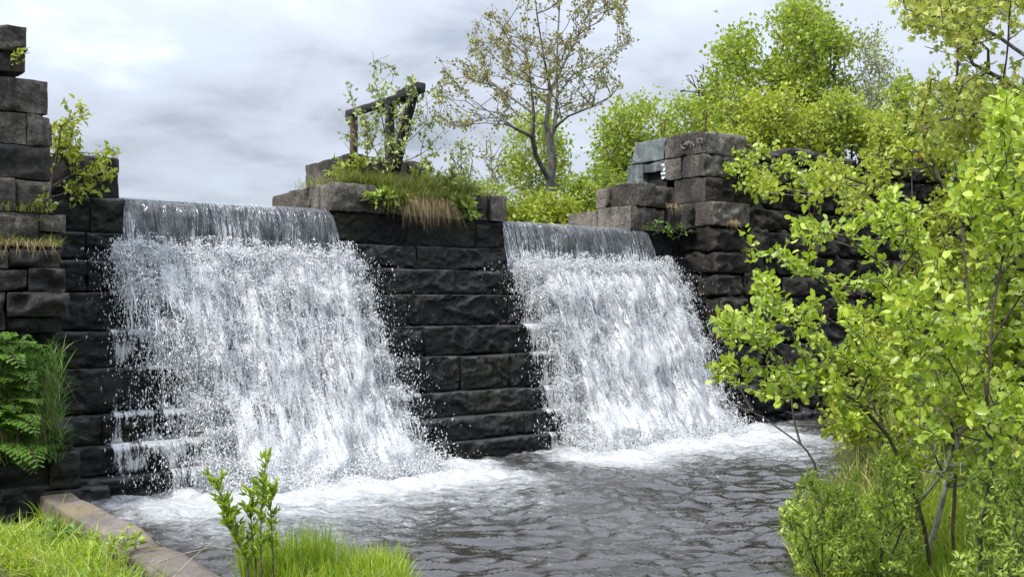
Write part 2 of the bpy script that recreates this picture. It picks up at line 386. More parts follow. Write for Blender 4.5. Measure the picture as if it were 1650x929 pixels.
# ------------------------------------------------------------------ ground, pool, reservoir
def axis(lo, hi, c0, c1, step):
    mid = list(np.arange(c0, c1, step)); a, b = [], []
    s, x = step, c0
    while x > lo: s *= 1.35; x -= s; a.append(x)
    s, x = step, c1
    while x < hi: b.append(x); s *= 1.35; x += s
    return np.array(a[::-1] + mid + b + [x])
gx = axis(-1500, 1500, -9, 14, 0.14); gy = axis(-1500, 2000, -1, 32, 0.14)
def ground_h(X, Y):
    u, v = UV(X, Y)
    sh = vnoise(np.stack([X * 0.9, Y * 0.9, X * 0], -1), 5) * 0.35
    # front bank line and right bank line of the pool
    front = 8.0 + 0.35 * vnoise(np.stack([X * 0.8, X * 0, X * 0], -1), 8) - sstep(-0.95, -0.2, X) * 3.0 + sstep(1.0, 1.8, X) * 2.2
    right = np.interp(Y, [5, 8.2, 10.5, 14, 18, 22], [1.3, 1.85, 2.75, 4.3, 5.8, 8.0]) + sh
    inpool = np.minimum(np.minimum((Y - front) / 0.5, (right - X) / 0.6), (u + 0.5) / 0.15)
    t = sstep(-1, 0.3, inpool)
    bank = 0.16 + 0.45 * sstep(6.5, 3, Y) + 0.5 * sstep(0, 4, X - right) + 0.4 * sstep(2, 9, X - right)
    bank = np.where(u < -0.5, -0.12 + 0.22 * sstep(10.0, 8.5, Y) + 0.5 * sstep(6, 3, Y), bank)
    h = bank * (1 - t) + (-0.7) * t + 0.05 * fbm(np.stack([X * 1.5, Y * 1.5, X * 0], -1), 3, 3)
    # upstream of the dam face
    up_v = np.where(u > 10.8, 0.9, 1.5)
    up = sstep(0, 0.5, v - up_v)
    hi = np.where(u > 11.6 + 1.2 * np.maximum(0, v - 2.2), 5.0 + 0.25 * fbm(np.stack([X * .3, Y * .3, X * 0], -1), 3, 9), 2.6)
    hi = np.where(u < -0.9, 4.4, hi)
    shore = sstep(24, 30, Y + 0.1 * X) * sstep(-6, 1, X - (-4 + (Y - 25) * -0.1))
    hi = np.where((u > 3.2) & (u < 6.3) & (v < 2.9), 3.7, hi)
    hi = np.maximum(hi, 2.6 + 0.98 * shore)
    far = sstep(30, 80, Y) * sstep(12, 20, X)
    hi = hi + far * 0.4
    return h * (1 - up) + hi * up
GX, GY = np.meshgrid(gx, gy)
GH = ground_h(GX, GY)
def grid_faces(nr, nc):
    i = np.arange(nr * nc).reshape(nr, nc)
    return np.stack([i[:-1, :-1], i[:-1, 1:], i[1:, 1:], i[1:, :-1]], -1).reshape(-1, 4)
mb = MB(); mb.add(np.stack([GX, GY, GH], -1), grid_faces(*GX.shape))
tag(build('ground', mb, SOIL, smooth=True, origin=(0, 0, 0)), 'dark soil ground under the banks of the pool', 'ground', kind='structure')
def ghz(p): return ground_h(np.asarray(p)[..., 0], np.asarray(p)[..., 1])

uu = np.arange(-0.45, 16, 0.034); vv = np.arange(-10.5, 0.3, 0.034)
U2, V2 = np.meshgrid(uu, vv)
Pw = W(U2, V2, 0)
wx, wy = Pw[..., 0], Pw[..., 1]
fall = np.maximum(np.exp(-np.maximum(0, np.abs(U2 - 2.4) - 1.9) ** 2 * 1.2), np.exp(-np.maximum(0, np.abs(U2 - 8.6) - 1.9) ** 2 * 1.0))
near = np.exp(-np.maximum(0, -V2 - 0.5) / 1.5)
def wav(kx, ky, s, sd, ridge=False):
    q = fbm(np.stack([wx * kx + 0.35 * wy, wy * ky, wx * 0 + s], -1), 2, sd)
    return (1 - 2 * np.abs(q)) if ridge else q
rough_a = 0.35 + 0.65 * near * fall
Z = 0.050 * wav(1.0, 2.6, 0, 21) + 0.044 * wav(2.6, 7.0, 3, 31) + 0.034 * wav(5.2, 15, 9, 41)
Z = Z * (0.75 + 0.6 * rough_a) + near * fall * (0.07 * wav(3.5, 3.5, 4, 51) + 0.03)
foam = np.clip(0.54 * np.exp(-np.maximum(0, -V2 - 0.8) / 1.1) * fall + 0.54 * np.exp(-np.maximum(0, -V2 - .5) / 4.6) * np.maximum(fall, 0.6), 0, 0.74)
foam += 0.30 * fbm(np.stack([wx * 0.7, wy * 0.7, wx * 0], -1), 2, 61) * np.exp(V2 / 4)
mb = MB(); mb.add(W(U2, V2, Z), grid_faces(*U2.shape))
tag(build('pool_water', mb, POOL, smooth=True, attrs={'foam': foam.ravel()}), 'rippled dark pool with white foam below the two falls', 'water', kind='structure')
mb = MB()
ur = np.linspace(-60, 10.3, 40); vr = np.concatenate([np.linspace(1.45, 6, 20), np.linspace(7, 60, 30)])
R1, R2 = np.meshgrid(ur, vr)
mb.add(W(R1, R2, 3.60), grid_faces(*R1.shape))
tag(build('reservoir_water', mb, STILL, smooth=True), 'calm water held back behind the dam crest', 'water', kind='structure')

# ------------------------------------------------------------------ stone blocks
def lines(L, b, step):
    n_ = max(1, int(round((L - 2 * b) / step)))
    return np.concatenate([[0, b * 0.35], np.linspace(b, L - b, n_ + 1), [L - b * 0.35, L]])
def block(mb, u0, u1, v0, v1, z0, z1, seed=0, bev=0.025, rock=0.05, step=0.06, slant=0.0, frame='dam', rockside=0.3, chips=1.0, mi=0):
    """one quarried stone; front is the -v face, its other faces smoother"""
    L = (u1 - u0, v1 - v0, z1 - z0); b = min(bev, min(L) * 0.3)
    ls = [lines(l, b, step) for l in L]
    ls[1] = lines(L[1], b, max(step, L[1] / 8))
    cen = np.array([(u0 + u1) / 2, (v0 + v1) / 2, (z0 + z1) / 2]); half = np.array(L) / 2
    def face(ax, side):
        o = [i for i in range(3) if i != ax]
        Aa, Bb = np.meshgrid(ls[o[0]], ls[o[1]], indexing='ij')
        q = np.zeros(Aa.shape + (3,)); q[..., o[0]] = Aa; q[..., o[1]] = Bb; q[..., ax] = L[ax] if side else 0
        return q + np.array([u0, v0, z0]), Aa.shape
    for ax, side in ((1, 0), (2, 1), (0, 0), (0, 1), (2, 0)):
        q, sh = face(ax, side)
        rel = q - cen
        inner = np.clip(rel, -(half - b), half - b); dlt = rel - inner
        nl = np.linalg.norm(dlt, axis=-1, keepdims=True)
        q = cen + inner + dlt / np.maximum(nl, 1e-9) * np.minimum(nl, b)
        ed = half - np.abs(rel)
        # quarry-faced bulge on the front
        fr = sstep(0, 0.035, ed[..., 0]) * sstep(0, 0.035, ed[..., 2]) * sstep(-half[1] + 0.12, -half[1], rel[..., 1])
        ns = q * np.array([3.2, 3.2, 4.5]) + seed * 3.7
        ws = ns + 0.5 * np.stack([vnoise(ns * 0.9 + 7 * k, seed + 40 + k) for k in range(3)], -1)
        r = 0.05 + 1.0 * fbm(ns * 1.3, 5, seed, 0.66) + 0.6 * (1 - np.abs(vnoise(ws * 1.1 + 5, seed + 3)) * 2.4) + 0.45 * (1 - np.abs(vnoise(ws * 2.7 + 9, seed + 6)) * 2.4)
        q[..., 1] -= fr * rock * r
        for axx, sgn in ((0, -1), (0, 1), (2, 1)):
            d = half[axx] - sgn * rel[..., axx]
            wgt = sstep(0.1, 0, d) * sstep(0, 0.06, ed[..., 1])
            q[..., axx] += sgn * wgt * rock * rockside * fbm(q * 3.1 + seed * 1.3, 4, seed + 9)
        # worn arrises and chips
        e2 = np.sort(ed, axis=-1)[..., 1]
        cp = np.maximum(0, vnoise(q * 6.0 + seed, seed + 21) - 0.35) * 0.10 * chips * sstep(0.045, 0, e2)
        q -= np.sign(rel) * cp[..., None] * 0.6
        q += 0.010 * np.stack([fbm(q * 6 + 11 * k, 2, 77 + k) for k in range(3)], -1)
        if slant: q[..., 1] += slant * (z1 - q[..., 2]) * np.clip((q[..., 1] - v0) / (v1 - v0), 0, 1)
        fc = grid_faces(*sh)
        mb.add(W(q[..., 0], q[..., 1], q[..., 2]), fc, mi)

DV = [1.04 - 0.17 * k for k in range(9)]
DZ = [3.56] + [EYE + (HY - y) / F * (12.08 + DV[k + 1]) / 0.831 for k, y in enumerate([398, 434, 474, 524.5, 573, 632, 673, 713])] + [-0.35]
dam = empty('stone_dam', W(5, 0.5, 0), 'wide black wet stone dam of stepped courses under both waterfalls', 'dam')
r = rng(4)
for k in range(9):
    mb = MB(); u = -0.72 - r.uniform(0, 0.6)
    while u < 10.75:
        w_ = r.uniform(0.8, 2.1); u1 = min(u + w_, 10.85)
        block(mb, u, u1 - 0.004, DV[k] + r.uniform(-0.02, 0.02), DV[k] + 0.85, DZ[k + 1] + 0.006, DZ[k] - 0.004 + r.uniform(-0.012, 0.004), seed=int(r.integers(1e6)), bev=0.014, rock=0.036, step=0.026)
        u = u1
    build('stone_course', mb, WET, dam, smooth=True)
mb = MB()
mb.add(W(np.array([-0.7, 10.8, 10.8, -0.7] * 2), np.array([0.5, 0.5, 1.9, 1.9, 1.2, 1.2, 1.9, 1.9]), np.array([-0.5] * 4 + [3.5] * 4)), np.array([[0, 1, 5, 4], [1, 2, 6, 5], [2, 3, 7, 6], [3, 0, 4, 7], [4, 5, 6, 7]]))
build('dam_core', mb, DARKSTONE, dam)

# pier between the two falls
pier = empty('stone_pier', W(5.0, 2.0, 3.56), 'grassy stone pier of squared blocks standing between the two waterfalls', 'pier')
def part_block(parent, mat, a, name='stone_block', **kw):
    mb = MB(); block(mb, *a, **kw); return build(name, mb, mat, parent, smooth=True)
sd = 100
for a in [(3.46, 4.35, 1.0, 1.72, 3.565, 3.98), (4.36, 5.2, 1.02, 1.9, 3.565, 3.97), (5.21, 5.95, 1.0, 1.9, 3.565, 3.985), (5.96, 6.27, 1.03, 1.9, 3.565, 3.96), (6.28, 6.6, 0.97, 1.9, 3.565, 3.975),
          (3.46, 4.3, 1.76, 2.42, 3.565, 3.97), (3.5, 4.3, 2.5, 3.15, 3.565, 3.96), (4.32, 6.55, 1.92, 3.1, 3.565, 3.95),
          (4.0, 4.62, 1.5, 2.1, 3.99, 4.5), (4.0, 4.62, 2.12, 2.95, 3.99, 4.48), (4.64, 5.1, 1.56, 2.95, 3.99, 4.46), (5.11, 5.49, 1.52, 2.9, 3.99, 4.5)]:
    sd += 1
    part_block(pier, DRY, a, seed=sd, bev=0.010, rock=0.028, rockside=0.35, step=0.045)

# left abutment
lab = empty('stone_abutment', W(-1.6, 0.6, 0), 'tall broken stone abutment with grassy ledges left of the wide fall', 'abutment')
sd = 200
for (a, mt, rk) in [((-2.4, -0.74, 0.12, 0.9, 5.02, 5.3), DRY, .03), ((-2.4, -0.75, 0.16, 0.9, 4.80, 5.01), DARKSTONE, .03),
                    ((-3, -0.5, 0.2, 1.1, 4.36, 4.74), DRY, .025), ((-3, -0.72, 0.22, 1.1, 4.0, 4.355), DRY, .03), ((-0.715, -0.46, 0.2, 1.1, 4.0, 4.355), DRY, .025),
                    ((-3, -0.48, 0.2, 1.1, 3.62, 3.99), DARKSTONE, .03), ((-3, -0.86, 0.1, 1.1, 3.24, 3.61), DRY, .03), ((-0.85, -0.47, 0.16, 1.0, 3.24, 3.60), DRY, .04),
                    ((-3, -0.62, 0.1, 1.1, 2.85, 3.23), DRY, .05), ((-0.61, -0.33, 0.12, 0.8, 3.03, 3.23), DRY, .03), ((-0.61, -0.36, 0.14, 0.8, 2.80, 3.02), DARKSTONE, .03),
                    ((-3, -0.95, -0.02, 1.1, 2.60, 2.83), DRY, .05), ((-0.94, -0.42, -0.02, 1.0, 2.62, 2.82), DARKSTONE, .06), ((-3, -0.78, -0.06, 1.1, 2.36, 2.59), DARKSTONE, .06), ((-0.77, -0.38, -0.07, 1.0, 2.35, 2.61), DARKSTONE, .07),
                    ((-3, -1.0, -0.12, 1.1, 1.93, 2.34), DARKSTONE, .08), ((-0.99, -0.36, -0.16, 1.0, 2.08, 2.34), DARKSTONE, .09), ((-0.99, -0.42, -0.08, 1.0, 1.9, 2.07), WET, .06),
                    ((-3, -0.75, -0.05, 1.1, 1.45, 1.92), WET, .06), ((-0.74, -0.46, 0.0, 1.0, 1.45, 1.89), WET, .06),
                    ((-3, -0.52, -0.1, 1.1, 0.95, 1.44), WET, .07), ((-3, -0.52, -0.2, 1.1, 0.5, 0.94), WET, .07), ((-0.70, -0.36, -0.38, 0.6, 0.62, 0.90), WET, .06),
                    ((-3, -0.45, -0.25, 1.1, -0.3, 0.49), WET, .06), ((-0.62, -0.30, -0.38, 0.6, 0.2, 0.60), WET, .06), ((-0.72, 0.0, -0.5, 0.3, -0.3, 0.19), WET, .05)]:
    sd += 1
    part_block(lab, mt, a, seed=sd, bev=0.012, rock=rk * 1.2, rockside=0.5, step=0.045)
part_block(lab, DARKSTONE, (-0.6, 0.6, 1.3, 2.2, 3.57, 4.1), name='crest_block', seed=290, bev=0.03, rock=0.03, step=0.07)

# right abutment and wing wall
rab = empty('stone_abutment', W(10.6, 1.2, 0), 'dark stone abutment right of the narrow fall with blue grey painted blocks on top', 'abutment')
sd = 300
for (a, mt, rk, sl) in [((9.41, 9.80, 1.0, 1.88, 3.565, 4.0), DRY, .02, 0), ((9.43, 9.80, 1.92, 2.75, 3.565, 3.97), DRY, .02, 0), ((9.81, 10.3, 1.02, 2.2, 3.565, 3.98), DRY, .03, 0), ((10.31, 10.8, 0.9, 2.2, 3.565, 3.98), DARKSTONE, .04, 0),
                        ((9.52, 10.0, 0.96, 1.62, 4.01, 4.42), DRY, .02, 0), ((9.48, 10.0, 1.66, 2.0, 4.01, 4.38), DRY, .02, 0), ((10.01, 10.5, 1.0, 2.0, 4.0, 4.40), DRY, .05, 0),
                        ((10.8, 12.0, 0.5, 1.50, 5.01, 5.43), DRY, .03, 0), ((10.8, 12.0, 1.53, 2.3, 5.01, 5.42), PAINTED, .03, 0.3), ((10.82, 12.0, 2.1, 2.5, 4.45, 5.0), PAINTED, .03, 0.25), ((10.83, 12.0, 1.56, 2.09, 4.80, 5.0), PAINTED, .02, 0),
                        ((10.78, 11.7, 0.5, 1.02, 4.59, 5.0), DRY, .04, 0), ((10.78, 11.7, 1.06, 1.58, 4.59, 4.99), DRY, .04, 0), ((10.95, 11.7, 1.6, 2.1, 4.43, 4.79), DARKSTONE, .06, 0),
                        ((10.8, 11.6, 0.47, 1.25, 4.12, 4.57), DARKSTONE, .05, 0), ((11.61, 12.6, 0.5, 1.2, 4.12, 4.57), DARKSTONE, .06, 0), ((10.85, 12.2, 1.26, 2.3, 4.12, 4.44), DARKSTONE, .05, 0),
                        ((10.72, 11.75, 0.22, 1.2, 3.66, 4.10), DRY, .04, 0), ((10.55, 10.9, 0.7, 1.4, 3.60, 4.05), DARKSTONE, .05, 0)]:
    sd += 1
    part_block(rab, mt, a, seed=sd, bev=0.009, rock=rk * 1.2, rockside=0.35, step=0.045, slant=sl)
wing = empty('wing_wall', W(15, 0.5, 0), 'long dark rubble stone retaining wall behind the leafy shrubs on the right', 'wall')
WZ = [5.30, 4.98, 4.57, 4.10, 3.65, 3.2, 2.8, 2.38, 1.92, 1.5, 1.02, 0.6, 0.2, -0.35]
r = rng(9)
for k in range(13):
    mb = MB(); u = (12.02 if k < 2 else 12.6 if k == 2 else 11.76 if k == 3 else 10.7 + 0.02 * k)
    v = 0.5 - 0.02 * k if k < 4 else 0.34 - 0.055 * (k - 4)
    while u < 24:
        w_ = r.uniform(0.5, 1.2)
        top = WZ[k] + (r.uniform(-0.18, 0.06) if k == 0 else r.uniform(-0.03, 0))
        if not (k == 0 and r.uniform() < 0.12):
            block(mb, u, u + w_ - 0.02, v + r.uniform(-0.12, 0.10), v + 0.9, WZ[k + 1], top - 0.01, seed=int(r.integers(1e6)), bev=0.05, rock=0.13, step=0.06, rockside=1.2, chips=2.0)
        u += w_
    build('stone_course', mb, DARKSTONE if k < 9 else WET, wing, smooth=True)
mb = MB()
mb.add(W(np.array([10.9, 24, 24, 10.9] * 2), np.array([0.25, 0.25, 1.3, 1.3, 0.75, 0.75, 1.3, 1.3]), np.array([-0.5] * 4 + [4.9] * 4)), np.array([[0, 1, 5, 4], [1, 2, 6, 5], [2, 3, 7, 6], [3, 0, 4, 7], [4, 5, 6, 7]]))
build('wall_core', mb, DARKSTONE, wing)

# scratched letters and paint on the right abutment (side face, u about 10.8)
def ribbon(mb, pts, w, u_face):                    # pts in (v, z) on a face of constant u
    pts = np.array(pts, float); t = np.gradient(pts, axis=0); t /= np.linalg.norm(t, axis=1, keepdims=True) + 1e-9
    nn = np.stack([-t[:, 1], t[:, 0]], 1) * w / 2
    a, b = pts + nn, pts - nn
    n_ = len(pts); front = np.concatenate([W(u_face, a[:, 0], a[:, 1]), W(u_face, b[:, 0], b[:, 1])])
    back = np.concatenate([W(u_face + 0.02, a[:, 0], a[:, 1]), W(u_face + 0.02, b[:, 0], b[:, 1])])
    i = np.arange(n_ - 1)
    fc = np.stack([i, i + 1, i + 1 + n_, i + n_], 1)
    sidef = np.stack([i, i + 1, i + 1 + 2 * n_, i + 2 * n_], 1)
    sideb = np.stack([i + n_, i + 1 + n_, i + 1 + 3 * n_, i + 3 * n_], 1)
    mb.add(np.concatenate([front, back]), [fc, sidef, sideb])
def vz(px, py, u_face=10.79):                     # pixel -> (v, z) on that face
    k = (px - CX) / F; b0 = A0 + u_face * UX
    v = (b0[0] - k * b0[1]) / (k * VX[1] - VX[0]); d = b0[1] + v * VX[1]
    return (v, EYE + (HY - py) / F * d)
mb = MB()
S = lambda x, y: vz(1000 + x * 160 / 1486, 200 + y * 100 / 929, 10.775)
for st in [[(780, 240), (782, 340)], [(930, 250), (900, 300), (920, 360), (960, 360)], [(940, 310), (985, 265), (1010, 290), (975, 370)], [(960, 300), (1000, 300), (985, 350)],
           [(1010, 250), (1045, 290), (1040, 350)], [(1135, 210), (1150, 290)], [(1170, 220), (1210, 215), (1215, 290), (1180, 300)], [(1060, 260), (1095, 330)], [(700, 230), (700, 300)]]:
    mb = MB(); P_ = [S(*q) for q in st]
    dense = []
    for a, b in zip(P_[:-1], P_[1:]):
        for t in np.linspace(0, 1, 4)[:-1]: dense.append((a[0] + (b[0] - a[0]) * t, a[1] + (b[1] - a[1]) * t))
    dense.append(P_[-1]); ribbon(mb, dense, 0.016, 10.775)
    build('scratched_letter', mb, CHALK, rab)
mb = MB(); r = rng(3)
for (x, y, w_, h) in [(640, 590, 70, 90), (655, 660, 45, 90), (650, 730, 100, 60), (640, 790, 70, 60)]:
    c = S(x, y); a = np.linspace(0, 2 * np.pi, 14, endpoint=False)
    rr = 1 + 0.3 * r.standard_normal(14) * 0.6
    pv = c[0] + np.cos(a) * rr * w_ / 2 * 0.0017; pz = c[1] + np.sin(a) * rr * h / 2 * 0.0012
    f = W(10.768, pv, pz); bk = W(10.80, pv, pz)
    i = np.arange(14); mb.add(np.concatenate([f, bk]), [i[None], np.stack([i, (i + 1) % 14, (i + 1) % 14 + 14, i + 14], 1)])
build('paint_splash', mb, PAINTW, rab)

# kerb
kerb = MB(); r = rng(12)
vk = -0.45
while vk > -9.3:
    L_ = 3.1
    block(kerb, -0.74, -0.40, vk - L_, vk - 0.006, -0.4, 0.175, seed=int(r.integers(1e5)), bev=0.03, rock=0.03, rockside=1.6, step=0.05, chips=3.0)
    vk -= L_
tag(build('concrete_kerb', kerb, CONC, smooth=True), 'low weathered concrete kerb edging the left side of the pool', 'kerb')

# gate frame on the pier
def beam(mb, a, b, w_, h, seed=0, jit=0.008, segs=10):
    a, b = np.array(a, float), np.array(b, float); d = (b - a) / np.linalg.norm(b - a)
    up = np.array([0, 0, 1.0]) if abs(d[2]) < 0.8 else np.append(UX, 0)
    s = np.cross(d, up); s /= np.linalg.norm(s); t = np.cross(s, d)
    c = np.array([(-1, -1), (-.6, -1.1), (.6, -1.1), (1, -1), (1.1, -.6), (1.1, .6), (1, 1), (.6, 1.1), (-.6, 1.1), (-1, 1), (-1.1, .6), (-1.1, -.6)]) * 0.92
    rings = []
    for i in range(segs + 1):
        q = a + (b - a) * i / segs
        ring = q + c[:, :1] * s * w_ / 2 + c[:, 1:] * t * h / 2
        rings.append(ring + jit * np.stack([fbm(ring * 8 + 5 * k, 3, seed + k) for k in range(3)], -1) * 2)
    m_ = len(c); V_ = np.concatenate(rings); i = np.arange(m_)
    f = [np.concatenate([np.stack([i, (i + 1) % m_, (i + 1) % m_ + m_, i + m_], 1) + k * m_ for k in range(segs)]), i[None, ::-1], (i + segs * m_)[None]]
    mb.add(V_, f)
gate = empty('gate_frame', W(4.8, 2.0, 4.48), 'blackened timber sluice gate frame standing on the pier between the falls', 'gate frame')
for nm, a, b, w_, h, mt in [('post', W(4.8, 2.8, 4.4), W(4.8, 2.8, 5.40), 0.10, 0.11, WOODB), ('post', W(4.8, 1.63, 4.0), W(4.8, 1.63, 5.36), 0.13, 0.12, WOOD),
                            ('top_beam', W(4.8, 2.98, 5.40), W(4.8, 0.98, 5.40), 0.13, 0.12, WOOD), ('top_beam', W(4.78, 1.25, 5.42), W(4.78, 0.68, 5.45), 0.16, 0.15, WOOD), ('brace', W(4.78, 0.92, 5.38), W(4.82, 1.50, 4.3), 0.13, 0.12, WOOD)]:
    mb = MB(); beam(mb, a, b, w_, h, seed=len(gate.children)); build(nm, mb, mt, gate)

# iron rods on the right abutment and wall
for (x, y0, y1, d, rr, lab_) in [(1137, 178, 214, 18.9, 0.012, 'thin rusty iron rod at the front corner of the right abutment'), (1070, 192, 228, 19.5, 0.010, 'thin iron rod above the blue grey block of the right abutment'), (1300, 205, 248, 20.5, 0.011, 'bent iron rod standing on the rubble wall behind shrubs')]:
    mb = MB(); a, b = PX(x - 1, y1, d), PX(x + 2, y0, d); beam(mb, a, b, rr * 2, rr * 2, seed=5, jit=0.004, segs=6)
    tag(build('iron_rod', mb, RUST), lab_, 'rod', 'iron rods on the right abutment')

# ------------------------------------------------------------------ waterfalls
def tubes(mb, a, b, ra, rb, sides=5):
    d = b - a; L_ = np.linalg.norm(d, axis=1, keepdims=True); d = d / np.maximum(L_, 1e-9)
    ref = np.where(np.abs(d[:, 2:3]) < 0.9, np.array([[0, 0, 1.0]]), np.array([[1.0, 0, 0]]))
    s = np.cross(d, ref); s /= np.linalg.norm(s, axis=1, keepdims=True); t = np.cross(s, d)
    an = np.arange(sides) * 2 * np.pi / sides; c, sn = np.cos(an), np.sin(an)
    off = s[:, None] * c[None, :, None] + t[:, None] * sn[None, :, None]
    V_ = np.concatenate([a[:, None] + off * ra[:, None, None], b[:, None] + off * rb[:, None, None]], 1)
    i = np.arange(sides); f = np.stack([i, (i + 1) % sides, (i + 1) % sides + sides, i + sides], 1)
    n_ = len(a); mb.add(V_.reshape(-1, 3), ((np.arange(n_) * 2 * sides)[:, None, None] + f[None]).reshape(-1, 4))


def strip_mesh(us, prof, seed, disp, offs):        # prof: list of (v, z) along the fall
    prof = np.array(prof); seg = np.linalg.norm(np.diff(prof, axis=0), axis=1); s = np.concatenate([[0], np.cumsum(seg)])
    n_ = int(s[-1] / 0.035); t = np.linspace(0, s[-1], n_)
    pv, pz = np.interp(t, s, prof[:, 0]), np.interp(t, s, prof[:, 1])
    Ug, Tg = np.meshgrid(us, t); Vg = np.broadcast_to(pv[:, None], Ug.shape).copy(); Zg = np.broadcast_to(pz[:, None], Ug.shape).copy()
    return Ug, Tg, Vg, Zg
DROPS_V = None
def drops_mesh(mb, c, vel, size, r):
    """many small pieces of water, each a stretched double tetrahedron"""
    n_ = len(c); d = vel / (np.linalg.norm(vel, axis=1, keepdims=True) + 1e-9)
    a = r.standard_normal((n_, 3)); s = np.cross(d, a); s /= np.linalg.norm(s, axis=1, keepdims=True); t = np.cross(d, s)
    ln = size * r.uniform(1.0, 4.0, n_)
    V_ = np.stack([c + d * ln[:, None], c + s * size[:, None], c + (-0.5 * s + 0.87 * t) * size[:, None], c + (-0.5 * s - 0.87 * t) * size[:, None], c - d * ln[:, None]], 1)
    base = (np.arange(n_) * 5)[:, None, None]
    f = np.array([[0, 1, 2], [0, 2, 3], [0, 3, 1], [4, 2, 1], [4, 3, 2], [4, 1, 3]])[None]
    mb.add(V_.reshape(-1, 3), (base + f).reshape(-1, 3))

